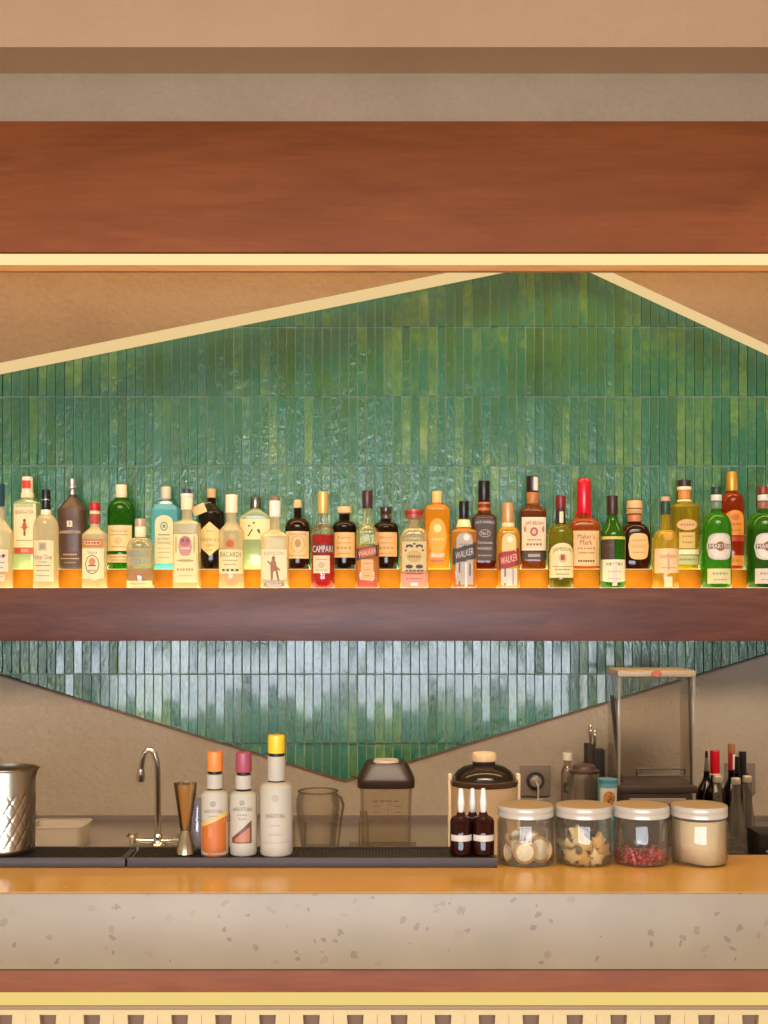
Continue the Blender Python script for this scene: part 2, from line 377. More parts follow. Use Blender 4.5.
    # 8
    B('pale blue glass bottle with arched cream label and white collar', 166, 'B', 13.4, GL('8ce0ee', .6, .25, .06, '84dcea'), [(487, 499, 4.9, 4.9, M('dccdb0', .4)), (499, 502, 4, 3.2, M('a89c86', .4))], 4.2, 501, 504, 512, 'dome', 7, .8,
      necks=[(502, 505.5, 6.2, 6.6, M('eef0ec', .3))],
      labels=[L('arch', 516, 564, 9, 'e6dcae', [('d', 0, 527, 4, 4.6, '6f9a74'), ('d', 0, 527, 2.8, 3.2, 'e6dcae'), ('d', 0, 527, 1.7, 2, '6f9a74'), ('b', 535.5, 12, 1.2, '8c8a68'), ('t', 'BOMBAY', 539.5, 12.5, 2.8, '7c8268'), ('t', 'SAPPHIRE', 543.6, 13.5, 2.5, '7c8268'), ('dash', 549, 11, 1.1, 'a8a47c', 6), ('dash', 553, 12, 1.1, 'a8a47c', 6), ('dash', 558, 11, 1.1, 'a8a47c', 6)])])
    # 9
    B('square-shouldered clear bottle with pink figure printed on a cream label', 187, 'F', 13, CLEAR, [(489, 494.5, 4.2, 4.4, M('3b3c4c', .35))], 5.2, 494, 519, 524, 's', 6, .85,
      necks=[(494, 497.5, 6.2, 6.2, M('efdccf', .5)), (497.5, 510, 5.9, 5.9, M('efe0b2', .5))],
      labels=[L('rect', 535, 583, 12.2, 'f3e6b0', [('d', 0, 547, 7, 10.5, 'cf8f8c'), ('d', 0, 542, 5.8, 5, 'b76a70'), ('d', -2.4, 541, 1.5, 1.8, '7c4a52'), ('d', 2.4, 541, 1.5, 1.8, '7c4a52'), ('b', 549, 9, 1, 'f3e6b0'), ('b', 557, 10, 1.4, 'f3e6b0'), ('d', -9, 545, 1.4, 9, 'c9b973'), ('d', 9, 545, 1.4, 9, 'c9b973'), ('d', 0, 561, 9, 1.2, 'b9a463'), ('dash', 570, 17, 2.6, 'c0a578', 6), ('dash', 576, 15, 1.2, 'c9b684', 7)])])
    # 10
    def swing(r, sh, k, Z):
        b = MB(); m = M('d8bd84', .7)
        b.box(-.0225, .0225, -.001, .001, -.016, .016, m, .0006)
        o = b.build('neck_tag', r, (-10.5*k, -.042, Z(510.5))); o.rotation_euler = (0, math.radians(-22), 0); o['label'] = 'cream paper tag tied to the neck'
        b2 = MB(); b2.tube([(0, -5.1*k, Z(503)), (-5*k, -.03, Z(504)), (-8*k, -.041, Z(506.5))], .0008, m, 6); b2.build('string', r)
    B('dark apothecary bottle with cork stopper, diamond label and a paper neck tag', 211.5, 'B', 13, GL('30201a', .45, .5, .06, '2c1c14'), [(489, 498.5, 4.4, 4.1, CORK)], 4.3, 498, 504, 514, 's',
      labels=[L('diamond', 522.5, 556.5, 11.8, 'e9d596', [('t', "HENDRICK'S", 540.5, 18, 3.2, '8a7448'), ('t', 'GIN', 546, 7.5, 3, '8a7448'), ('dash', 532, 7, 1.3, 'b59c62', 3), ('dash', 550.5, 6, 1.3, 'b59c62', 3)])], extra=swing, capname='cork')
    # 11
    B('clear rum bottle with tall white cap and small orange roundel on its label', 231.5, 'F', 12.7, CLEAR, [(495, 513, 6, 6, M('f4e8c2', .4))], 5.4, 512, 521, 533, 's',
      labels=[L('rect', 550, 574, 11.8, 'f3e7b6', [('t', 'BACARDI', 555, 20, 5, '5a5230'), ('dash', 561, 15, 1.3, 'a9a06c', 7), ('dash', 565, 12, 1.3, 'a9a06c', 5), ('dash', 570.5, 18, 2.4, '55693c', 4)]), L('oval', 539, 549.8, 5.4, 'd98b46', [('d', 0, 544.4, 3.6, 3.6, 'b8602c')])])
    # 12
    B('wide square-shouldered pale bottle with silver cap and sprig marks on the label', 255.6, 'B', 16.3, CLEARG, [(497.5, 509, 4.9, 5.2, M('8c8478', .25, .9))], 5, 508, 509.5, 518, 'lin', 7, .5,
      labels=[L('rect', 519.5, 540, 15, 'f2e6ae', [('poly', [(-7.2, 536.5), (-6, 537), (-1.8, 530), (-3, 529.4)], '4b4a2e'), ('d', -1, 523.5, 1.1, 1.1, '55522f'), ('d', -5.5, 526.5, 1.3, .9, '7a3c2a'), ('poly', [(2.2, 530), (4.6, 529.4), (6, 534.4), (3.2, 533)], '4b4a2e'), ('d', 10, 536, .7, .7, '55522f')])])
    # 13
    B('clear square bottle with white cap and a brown standing figure on its tall label', 275, 'F', 13.8, CLEAR, [(496.5, 501, 4.6, 4.8, M('8a6f5c', .5)), (501, 517, 5.6, 5.6, M('f5e9d6', .45))], 5.1, 516, 529, 537, 's', 6, .85,
      labels=[L('rect', 550, 588, 12.8, 'f3e3ba', [('t', 'ESPOLON', 554, 19, 3.6, '8a7f70'), ('d', -.5, 559, 1.9, 2.4, '8a5638'), ('d', -.5, 566, 3.2, 6, 'a1683c'), ('poly', [(-3.5, 568), (-.3, 568), (-1.2, 581), (-3, 581)], '9c6640'), ('poly', [(.6, 567), (3, 568), (5.6, 581), (3.6, 581)], '8a5a3a'), ('poly', [(-7, 562), (-6, 561), (-1, 565), (-2, 567)], '9c6640'), ('poly', [(2, 566), (6.5, 570), (6, 571.5), (1, 568)], '9c6640'), ('b', 585, 20, 4, '8b8596'), ('t', 'TEQUILA', 585, 15, 3, 'f2ead2')])])
    # 14
    stamp = [('d', 1, 545, 7.5, 9, 'd3b27c'), ('d', 1, 545, 6.2, 7.6, 'e5cb98'), ('d', 1, 544, 3, 4.2, 'b78f62'), ('dash', 535, 18, 1.2, 'b3966a', 8), ('dash', 556, 18, 1.2, 'b3966a', 8)]
    B('brown apothecary bottle with round wooden ball stopper and stamp label', 297.7, 'B', 12.8, GL('4b2312', .4, .5, .06, '3c1c10'), [(500, 507.5, 3.8, 4.4, M('e0bd84', .6)), (507.5, 508.6, 4.2, 3.6, CORK)], 3.7, 508, 518, 531, 'dome',
      labels=[L('rect', 532, 559, 11.6, 'e6cfa0', stamp)], capname='stopper')
    # 15
    B('clear bottle of bright red aperitif with long gold cap', 323, 'F', 12, GL('fdf4ea', .03, .3, .05, 'f4e4c8'), [(492, 514, 5.4, 5.2, M('e2bd6c', .35, .35))], 5, 513, 521, 532, 's',
      liquid=(GL('d01018', .6, .4, .08, 'e0101c'), 535),
      labels=[L('rect', 544.5, 554.5, 11.3, '701826', [('t', 'CAMPARI', 549.5, 20, 6.6, 'f0e6de')]), L('rect', 556, 573.5, 8.2, 'e9d8b8', [('dash', 560, 12, 1.4, 'b3a48a', 5), ('d', 0, 565.5, 3.6, 3.2, 'c9b89a'), ('dash', 570.5, 12, 1.2, 'b3a48a', 6)], dx=-1)])
    # 16
    apo = lambda t: [('t', t, 538, 12, 3, 'a07848'), ('b', 543.6, 19, .8, 'b88a56'), ('dash', 548.5, 15, 2.2, 'b88a56', 4), ('dash', 554, 13, 1.3, 'b88a56', 6)]
    B('black-brown flat-shouldered bottle with wide pale cork disc stopper', 344.3, 'B', 12.2, GL('2a1a12', .45, .4, .06, '20140e'), [(507, 513, 7.3, 7, M('e8c48c', .55)), (513, 515, 4.8, 4.6, CORK)], 5.2, 514, 521, 529, 'dome',
      labels=[L('rect', 533, 558, 10.6, 'e9c58c', apo('Gin'))], capname='stopper')
    # 17
    def slant(c1, c2, txt, tc, y0, y1, t=15, hw=12.2, tc2=None):
        ym = (y0+y1)/2
        return L('rect', y0, y1, hw, c1, [('b', ym, hw*1.86, (y1-y0)-2, c2), ('t', txt, ym, hw*1.55, (y1-y0)*.42, tc)], tilt=t)
    B('amber whisky bottle with dark cap, clear neck and slanted dark-framed label', 367.4, 'F', 12, GL('fbf4d4', .08, .3, .05, 'f6e6b0'), [(491, 508.5, 5.4, 5.2, M('4a2724', .3))], 5, 508, 522, 534, 's', 5, .9,
      liquid=(GL('f0a43c', .5, .25, .08, 'f2a23c'), 546),
      labels=[slant('46231f', 'b4604e', 'WALKER', 'f3c7a4', 547.5, 558.5, 12, 11.5), L('rect', 560, 580, 6, 'eeb27a', [('dash', 564, 8, 1.1, 'b97c4c', 4), ('dash', 570, 8, 1.1, 'b97c4c', 4), ('dash', 576, 7, 1.1, 'b97c4c', 4)]), L('rect', 582.5, 587, 10, 'd94230')])
    # 18
    B('brown flat-shouldered bottle with dark glass stopper and peach label', 386, 'B', 12.4, GL('46230f', .42, .45, .06, '341a0c'), [(507.5, 514, 5.8, 5.6, M('3c2a20', .15)), (514, 520, 4.8, 5, M('5a4434', .2))], 5.2, 519, 522, 529, 'dome',
      labels=[L('rect', 533, 557, 10.9, 'eabb84', apo('Rum'))], capname='stopper')
    # 19
    B('squat decanter bottle with copper disc cap and black scrollwork label', 414, 'F', 14.2, GL('f4e8cc', .25, .3, .05, 'f6e2b4'), [(510, 519, 9, 8.6, M('b8694c', .3, .4)), (511.5, 515, 9.2, 9.2, M('a8222a', .4))], 6.2, 518, 528, 540, 'dome', 5, .85,
      labels=[L('rect', 542, 572, 12, 'd9c08a', [('d', 0, 557, 8, 6, 'c6a566'), ('d', -5, 547, 3.8, 2, '2f2619'), ('d', 5, 547, 3.8, 2, '2f2619'), ('d', -5, 548.2, 2, 1, 'd9c08a'), ('d', 5, 548.2, 2, 1, 'd9c08a'), ('d', -5, 567, 3.8, 2, '2f2619'), ('d', 5, 567, 3.8, 2, '2f2619'), ('d', 0, 544.5, 1.4, 1, '2f2619'), ('dash', 557, 12, 2.4, '8e7242', 5), ('d', -8.5, 551, 1.1, 1.1, '2f2619'), ('d', 8.5, 551, 1.1, 1.1, '2f2619'), ('dash', 571, 19, 1.4, '2f2619', 5)]),
              L('rect', 573, 587.5, 12.8, 'e39a86', [('b', 574, 24, 1.4, 'b92c38'), ('dash', 579, 16, 1.6, 'b86a58', 6), ('b', 584.5, 7, 3, 'f4ecdc')])])
    # 20
    B('glowing orange bottle with gold cap and pale round medallion', 437, 'B', 12.7, GL('ffae24', .6, .2, .06, 'ffb42c'), [(491.5, 504, 5, 5, M('eec373', .4))], 5.4, 503, 504.5, 512, 'dome', 5, .85,
      labels=[L('oval', 519, 555, 9.4, 'f6ab2e', [('d', 0, 529, 4, 4, 'fbe2a0'), ('dash', 540, 13, 2.4, 'fbd17c', 4), ('d', 0, 548, 5, 2.6, 'fba928')]), L('rect', 558, 565, 8, 'd98a2c', [('dash', 561.5, 12, 2, '9c6a2a', 5)])])
    # 21
    B('square amber bottle with black cap and slanted black label with silver foot', 463.8, 'F', 12.5, GL('f2b04c', .35, .35, .05, 'f0a83c'), [(501.5, 520, 4.9, 4.9, BLK)], 5.6, 519, 527, 532, 's', 7, .9,
      necks=[(520, 527.5, 6, 7.6, M('ecd29a', .45))],
      labels=[L('arch', 533, 555, 8, 'b5aaa2', [('d', 2, 538, 3.2, 3.2, 'e6e0d8'), ('dash', 545, 10, 1.2, '8a8078', 5)]), L('rect', 560, 587.6, 8.5, 'b8aea8', [('b', 575, 1.6, 24, '6b6060', -5), ('b', 575, 2.2, 24, 'e0dad4', 1.5), ('b', 570, 1.6, 12, '6b6060', 5.4)]), slant('2e2a2a', '3a3636', 'WALKER', 'cfc6bc', 546, 562, 16, 11.6)])
    # 22
    B('tall dark red-brown bottle with black cap and black label with white print', 484, 'B', 12, GL('7c2410', .45, .4, .06, '6a200e'), [(481, 502, 5.6, 5.8, BLK)], 5.8, 501, 511, 519, 's', 6, .9,
      necks=[(502.5, 511, 6.1, 6.3, M('c97a3e', .45)), (504, 508, 6.35, 6.4, M('7a2c1a', .5))],
      labels=[L('rect', 519, 561, 11, '453a3a', [('t', "JACK DANIEL'S", 523, 19, 3.4, 'd8cfc8', 0, .8), ('d', 0, 534, 6, 4, '9a8f8c'), ('d', 0, 534, 5, 3.1, '4a4040'), ('t', 'No.7', 534, 7, 3.4, 'd8cfc8'), ('t', 'Tennessee', 543, 15, 3, 'c9bfb8'), ('t', 'WHISKEY', 549, 15, 3, 'c9bfb8'), ('dash', 556, 14, 1.4, 'a89c98', 6)])])
    # 23
    B('yellow-shouldered whisky bottle with copper cap and slanted red label', 508, 'F', 11.4, GL('f5c448', .4, .25, .05, 'f3bd3c'), [(503, 523, 5.6, 6.4, M('d39a66', .35, .3))], 5.6, 522, 527, 538, 'dome', 5, .95,
      necks=[(523, 528, 6.4, 6.6, M('f0d79c', .45))],
      labels=[L('arch', 534, 552, 7, 'e3c98a', [('d', 1, 540, 3, 3, 'f6ecd6')]), L('rect', 569, 587.6, 8, 'd8cec6', [('b', 578, 2, 18, '8a7c78', -4), ('b', 578, 1.6, 18, 'a89a94', 4)]), slant('8c1822', 'a62630', 'WALKER', 'f0c8b4', 551, 568, 15, 10.8)])
    # 24
    B('bourbon bottle with half-black half-white cap and square white label', 532.6, 'B', 13, GL('a05a1c', .42, .4, .06, '96501a'), [(476.5, 492, 5.9, 5.9, M('2a1a16', .35))], 6, 491, 504, 512, 's', 6, .9,
      necks=[(492.5, 504, 6.1, 6.3, M('b9783a', .4))],
      labels=[L('rect', 518, 551, 12, 'f0e2cc', [('b', 534.5, 20.5, 28, 'ecd2b8'), ('t', 'JIM BEAM', 524.5, 18, 4.4, '7c3c30', 0, .6), ('d', 0, 532.5, 4, 4.4, 'a25248'), ('d', 0, 532.5, 2.2, 2.6, 'dcb09a'), ('dash', 540.5, 14, 1.4, '9c6a58', 6), ('dash', 545, 16, 2, '8c5a48', 5), ('d', -9, 530, 1.3, 3, 'b08468'), ('d', 9, 530, 1.3, 3, 'b08468')]),
              L('rect', 553, 560, 11, '3b2a24', [('b', 556, 12, 3, 'a89c9c')])], extra=lambda r, sh, k, Z: cap_patch(r, k, Z, 5.95, 477.5, 491, 'e9dccb', 2.6, 2.4))
    # 25
    B('green-glass whiskey bottle with dark red cap and arched cream label', 560.7, 'F', 12.8, GL('b9b42a', .4, .5, .06, 'a8a020'), [(496, 509.5, 4.9, 4.9, M('7c1a18', .35))], 4.6, 509, 524, 536, 'dome',
      necks=[(509.5, 526, 4.75, 5, M('32201a', .4))],
      labels=[L('arch', 543.5, 578, 12, 'f1e2b2', [('t', 'JAMESON', 550, 18, 4.6, '5a4a22', 0, 1.6), ('d', 0, 558.5, 4.2, 4.6, 'd8b590'), ('b', 558, 4, 5, '9a4a34'), ('b', 567, 19, .7, '9c8658'), ('dash', 570, 15, 1.4, '9c8658', 6), ('dash', 574.5, 13, 1.3, '9c8658', 6)])],
      liquid=(GL('6a4a28', .5, .3, .1, '5a3c1e'), 545), extra=lambda r, sh, k, Z: cap_patch(r, k, Z, 4.9, 512, 523, 'dcc79a', 0, 2))
    # 26
    def drips(r, sh, k, Z):
        b = MB(); m = M('d01526', .22)
        for a in range(9):
            an = a/9*2*PI+.3; ln = (3+5*((a*37) % 10)/10)
            b.tube([(7*k*math.cos(an), 7*k*math.sin(an), Z(512)), (7.1*k*math.cos(an), 7.1*k*math.sin(an), Z(512+ln))], [.0028, .0014], m, 8)
        b.build('wax_drips', r)
    B('square bourbon bottle sealed with bright red dripping wax', 584, 'B', 15, GL('d8742a', .45, .35, .06, 'd06a24'), [(479, 483, 5.8, 6.8, M('d01526', .22)), (482.5, 514, 6.8, 7.2, M('d01526', .22))], 6.2, 513, 518, 530, 'dome', 6, .85,
      labels=[L('rect', 531.5, 566.5, 13, 'ecc28e', [('t', "Maker's", 537, 17, 5, '7a4a2c'), ('t', 'Mark', 543, 12, 5, '7a4a2c'), ('dash', 549, 18, 1.5, '9c6c44', 6), ('dash', 553.5, 16, 1.2, '9c6c44', 7), ('b', 561.5, 20, 4.2, 'f0d49a'), ('dash', 561.5, 17, 2.4, '5a3418', 7)])], extra=drips, capname='wax_seal')
    # 27
    B('slope-shouldered green bottle with dark brown cap and plain cream foot label', 612.4, 'F', 12.9, GL('4a9c1e', .4, .5, .06, '3c8c18'), [(496, 515, 5.3, 5.4, M('3a2019', .35))], 5, 514, 516, 538, 's',
      labels=[L('rect', 537, 540, 12.2, 'd6c46a'), L('rect', 540, 560, 5.4, '4a2d22', [('dash', 546, 8, 2, '6a4a36', 3)], dx=-6), L('rect', 560, 587.8, 12.3, 'f2e8cc', [('dash', 564.5, 17, 3, '9c9484', 6), ('b', 575, 5, 22, 'e0d6cc'), ('dash', 572, 14, 1.2, 'c2b8a2', 6), ('dash', 579, 14, 1.2, 'c2b8a2', 6)])])
    # 28
    B('short stout brown bottle with broad tan stopper and rounded tan label', 634.5, 'B', 15.6, GL('5c2a10', .42, .45, .06, '4a200c'), [(501, 508.5, 7.6, 8, M('dcb07c', .5)), (509.5, 514, 8, 7.6, M('c99860', .5))], 6.8, 513, 524, 542, 'dome', 3, .85,
      necks=[(515, 522, 7, 7, M('c97c4a', .45))],
      labels=[L('round', 534, 560, 10.4, 'e6bd84', [('dash', 541, 13, 1.3, 'b98c58', 6), ('t', 'RESERVE', 547, 14, 3.4, 'b98c58'), ('dash', 553, 13, 1.3, 'b98c58', 6)], dx=1.6)], capname='stopper')
    # 29
    B('pale yellow bottle with dark green capsule and pinkish cream label', 665.4, 'F', 13, GL('efd048', .32, .35, .05, 'efcc44'), [(497, 501.5, 4.6, 4.8, M('c89a76', .5)), (501.5, 515, 4.9, 4.9, M('21402c', .4))], 4.8, 514, 530, 541, 'dome',
      labels=[L('oval', 533.5, 541, 5, 'c98f34', dx=0), L('rect', 549, 573.5, 12, 'f2cfa0', [('b', 557, 16, 3.4, 'd8a482'), ('b', 562, 2.4, 17, 'd8a482'), ('dash', 568, 14, 1.4, 'c2906c', 6)]), L('rect', 577, 587, 4, 'e6e0b8')])
    # 30
    B('tall yellow-green bottle with dark cap, orange neck and white lower stripe', 684.2, 'B', 13.2, GL('d2b82a', .35, .3, .06, 'c8ae20'), [(480.5, 487, 6.4, 6.4, M('33211f', .35)), (487, 490.5, 7.2, 7.2, M('f2e2b4', .4))], 6, 490, 501, 507, 's', 5, .9,
      necks=[(490.5, 499.5, 6.1, 6.1, M('e48a3c', .45)), (500, 502, 6.6, 7.6, M('f4e6bc', .45))],
      labels=[L('oval', 520, 531, 10.5, 'dfb27c', [('dash', 525.5, 14, 2, 'a87c48', 5)]), L('rect', 533, 549, 8, 'd9ba70', [('dash', 537, 11, 1.6, 'a5843c', 4), ('dash', 543, 11, 1.6, 'a5843c', 4)]), L('rect', 550, 555, 12, 'f4ecc8'), L('rect', 556, 565, 11, 'bcc48e', [('dash', 560, 16, 2, '7c8a54', 6)])])
    # 31, 33
    def vermouth(label, c, hw, glass, capm, dark):
        lab = [L('round', 534, 560.5, 12.2, 'cfc8c2', [('d', 0, 547.3, 10.9, 12, 'ded8d0'), ('d', 0, 547, 4.6, 4.8, 'a04434'), ('b', 547, 22, 5, '6b5c5c'), ('t', 'MARTINI', 547, 20, 4, 'ece6dc')]), L('rect', 569, 584, 11.5, 'e0d6a2' if not dark else 'd8ccc0', [('dash', 574, 16, 2.6, '9c9a70' if not dark else 'a09288', 5), ('dash', 580, 14, 1.4, '9c9a70' if not dark else 'a09288', 6)])]
        return B(label, c, 'F', hw, glass, [(487, 494.5, 5, 5.2, capm)], 5.1, 494, 513, 530, 'dome', necks=[(495, 501, 5.4, 5.4, M('d8d4c8', .4)), (502, 509, 5.5, 5.5, M('9a5a48' if dark else '6c7c6c', .4))], labels=lab,
                 liquid=(GL('2a140c', .6, .2, .08, '1c0c08'), 530) if dark else None)
    vermouth('bright green vermouth bottle with dark green cap and silver round label', 716.3, 15, GL('58b428', .45, .45, .06, '4aa41e'), M('1e3a28', .4), False)
    # 32
    B('red-amber bottle with long gold capsule and orange label', 731.8, 'B', 12.2, GL('c44a14', .45, .35, .06, 'b84412'), [(472, 492, 5.2, 5.8, M('e0a03c', .35, .5))], 5.8, 491, 493, 506, 'dome',
      labels=[L('arch', 511, 536, 10, 'e8952a', [('d', 0, 518, 4, 3.4, 'c9702a'), ('dash', 525, 13, 2, 'b4622a', 4), ('dash', 531, 12, 1.4, 'b4622a', 5)]), L('rect', 537, 542, 10, 'c2331c'), L('rect', 556, 566, 10.4, 'e9962e', [('dash', 561, 14, 2.4, 'b86c24', 4)])])
    vermouth('dark vermouth bottle with green shoulders, cut off at the right end of the shelf', 763, 16, GL('58a82a', .35, .4, .06, '4a9c20'), M('8c3a2c', .35, .3), True)
def cap_patch(root, k, Z, r, ya, yb, c, xo=0.0, hw=None):
    cyl = Shape([(-10, (r+.3)*k, (r+.3)*k, 2), (10, (r+.3)*k, (r+.3)*k, 2)]); b = MB(); hw = (hw or r*.8)*k
    H = (Z(ya)-Z(yb))/2
    patch(b, cyl, (Z(ya)+Z(yb))/2, lambda u: -H, lambda u: H, -hw, hw, M(c, .4), .0003, xo*k, 0, 8, 2)
    b.build('cap_label', root)

# ------------------------------------------------------------------ room
TILE_D = 4.10; TW, TH = .0303, 69.4/F*TILE_D
def room():
    w = 3.7; yb = -3.0; CE = 3.35
    pl = plaster('plaster_sand', '7e674c', '8a7156', .7); pl2 = plaster('plaster_taupe', 'a08a70', 'ae977c', .6, 70); pw = plaster('plaster_pale', 'c9b698', 'd2c0a4', .2)
    struct(MB().box(-w, w, yb-.1, 4.3, -.1, 0, M('8f7d68', .5, 0, .1, 8)).build('floor'))
    struct(MB().box(-w, w, yb-.1, 3.066, CE, CE+.1, pw).build('ceiling'))
    struct(MB().box(-w-.1, -w, yb-.1, 4.3, 0, CE, pw).build('wall_left'))
    struct(MB().box(w, w+.1, yb-.1, 4.3, 0, CE, pw).build('wall_right'))
    # wall behind the camera with a wide low run of windows onto daylight
    b = MB(); x0, x1, zt = -3.05, 2.25, 1.68
    b.box(-w, x0, yb-.1, yb, 0, CE, pw); b.box(x1, w, yb-.1, yb, 0, CE, pw); b.box(x0, x1, yb-.1, yb, zt, CE, pw)
    struct(b.build('wall_back'))
    b = MB(); fm = M('3a332d', .4)
    for i in range(5):
        xx = x0+(x1-x0)*i/4; b.box(xx-.03, xx+.03, yb-.09, yb-.01, 0, zt, fm, .004)
    b.box(x0, x1, yb-.09, yb-.01, zt-.06, zt, fm, .004); b.box(x0, x1, yb-.09, yb-.01, 0, .08, fm, .004)
    struct(b.build('window_1'))
    # bar wall
    struct(MB().box(-w, w, TILE_D+.02, TILE_D+.14, 0, CE, pl).build('wall_front'))
    # tiled field, every tile a slightly tilted glazed strip
    b = MB(); tm = tile_mat(); gm = M('93a985', .8, 0, .12, 90)
    b.box(-2.2, 2.2, TILE_D+.0095, TILE_D+.02, .75, 2.9, gm)
    nx = int(1.95/TW)+1; rr = random.Random(3)
    zoff = PZ(396.5, TILE_D)
    for row in range(-7, 4):
        for i in range(-nx, nx):
            g = .0011; xa, xb = i*TW+g, (i+1)*TW-g; za, zb_ = zoff+row*TH+g, zoff+(row+1)*TH-g
            xa += rr.uniform(-.0005, .0005); xb += rr.uniform(-.0005, .0005)
            zb_ += rr.uniform(-.0012, .0006); za += rr.uniform(-.0006, .0012)
            ta, tb = rr.gauss(0, .02), max(-.02, min(.042, rr.gauss(.008 if row > -3 else .030, .012))); y0 = TILE_D+.001+rr.uniform(-.0006, .0006); ch = .0012
            P = []
            for x, z, yy in ((xa, za, .012), (xb, za, .012), (xb, zb_, .012), (xa, zb_, .012)): P.append((x, TILE_D+yy, z))
            for sx, sz in ((0, 0), (1, 0), (1, 1), (0, 1)):
                x = (xa+ch) if not sx else (xb-ch); z = (za+ch) if not sz else (zb_-ch)
                P.append((x, y0+(x-(xa+xb)/2)*ta+(z-(za+zb_)/2)*tb, z))
            b.add(P, [(4, 5, 6, 7), (0, 1, 5, 4), (1, 2, 6, 5), (2, 3, 7, 6), (3, 0, 4, 7)], tm, True)
    o = b.build('wall_front_tiles'); struct(o, 'field of narrow vertical green glazed tiles behind the shelf')
    # shader cells follow the tile grid
    for nd in tm.node_tree.nodes: pass
    # upper plaster layers standing proud of the tiles, cut along the sloping edges
    dp = 3.97; top = 3.1
    def P(px, py, d=dp): return (PX(px, d), PZ(py, d))
    lx = -2.3; rx = 2.3
    a0 = P(0, 363); a1 = P(456, 271); sl = (a1[1]-a0[1])/(a1[0]-a0[0])
    dr = 4.015; b0 = P(609, 271, dr); b1 = P(768, 345, dr); sr = (b1[1]-b0[1])/(b1[0]-b0[0])
    xm = (b0[1]-a0[1]+sl*a0[0]-sr*b0[0])/(sl-sr)
    zl = lambda x: a0[1]+sl*(x-a0[0]); zr = lambda x: b0[1]+sr*(x-b0[0])
    struct(MB().prism([(lx, zl(lx)), (xm, zl(xm)), (xm, top), (lx, top)], dp, TILE_D+.001, pl).build('wall_front_upper_left'), 'plaster wall above the sloping lit edge on the left')
    struct(MB().prism([(xm, zr(xm)), (rx, zr(rx)), (rx, top), (xm, top)], dr, TILE_D+.001, pl).build('wall_front_upper_right'), 'plaster wall above the sloping lit edge on the right')
    # light profiles set into the sloping undersides
    em = EM('f6d496', 1.2); t = .006
    for nm, (xa, xb, zf, dp) in (('trim_1', (lx, xm, zl, dp)), ('trim_2', (xm, rx, zr, dr))):
        vs = [(xa, dp-.001, zf(xa)), (xb, dp-.001, zf(xb)), (xb, TILE_D-.004, zf(xb)), (xa, TILE_D-.004, zf(xa))]
        vs += [(x, y, z-t) for x, y, z in vs]
        bb = MB().add(vs, [(0, 1, 2, 3), (7, 6, 5, 4), (0, 4, 5, 1), (1, 5, 6, 2), (2, 6, 7, 3), (3, 7, 4, 0)], em, True)
        struct(bb.build(nm), 'glowing light strip along the sloping plaster edge')
    # lower plaster layer
    dl = 4.082
    q = [P(0, 676, dl), P(345, 782, dl), P(768, 655, dl)]
    s0 = (q[1][1]-q[0][1])/(q[1][0]-q[0][0]); s1 = (q[2][1]-q[1][1])/(q[2][0]-q[1][0])
    low = plaster('plaster_lower', '9a8c78', 'a69884', .7)
    struct(MB().prism([(lx, 0), (rx, 0), (rx, q[1][1]+s1*(rx-q[1][0])), q[1], (lx, q[1][1]+s0*(lx-q[1][0]))], dl, TILE_D+.001, low).build('wall_front_lower'), 'plaster wall below the sloping tile edge')
    b = MB(); m = M('6a4a3a', .5); hh = .006
    for xa, xb in ((lx, q[1][0]), (q[1][0], rx)):
        f = lambda x: q[1][1]+(s0 if x < q[1][0] else s1)*(x-q[1][0])
        za, zb_ = f(xa), f(xb)
        vs = [(xa, dl-.003, za-hh*.3), (xb, dl-.003, zb_-hh*.3), (xb, dl-.003, zb_+hh*.7), (xa, dl-.003, za+hh*.7)]; vs += [(x, TILE_D, z) for x, y, z in vs]
        b.add(vs, [(0, 1, 2, 3), (7, 6, 5, 4), (0, 4, 5, 1), (1, 5, 6, 2), (2, 6, 7, 3), (3, 7, 4, 0)], m, True)
    struct(b.build('trim_3'), 'thin dark edging between tiles and lower plaster')
    # soffit: nearer bulkhead, its underside, textured face above the beam
    zs = PZ(73.5, 3.22)
    struct(MB().box(-w, w, 3.066, 3.22, zs, CE+.1, plaster('plaster_warm', 'c09a72', 'c8a27a', .08)).build('ceiling_bulkhead'), 'plaster bulkhead above the bar')
    struct(MB().box(-w, w, 3.22, 3.40, 2.80, CE+.1, pl2).build('ceiling_fascia'), 'textured plaster band above the wooden beam')
    struct(MB().box(-w, w, 3.40, TILE_D+.02, 3.05, 3.15, pw).build('ceiling_over_bar'))

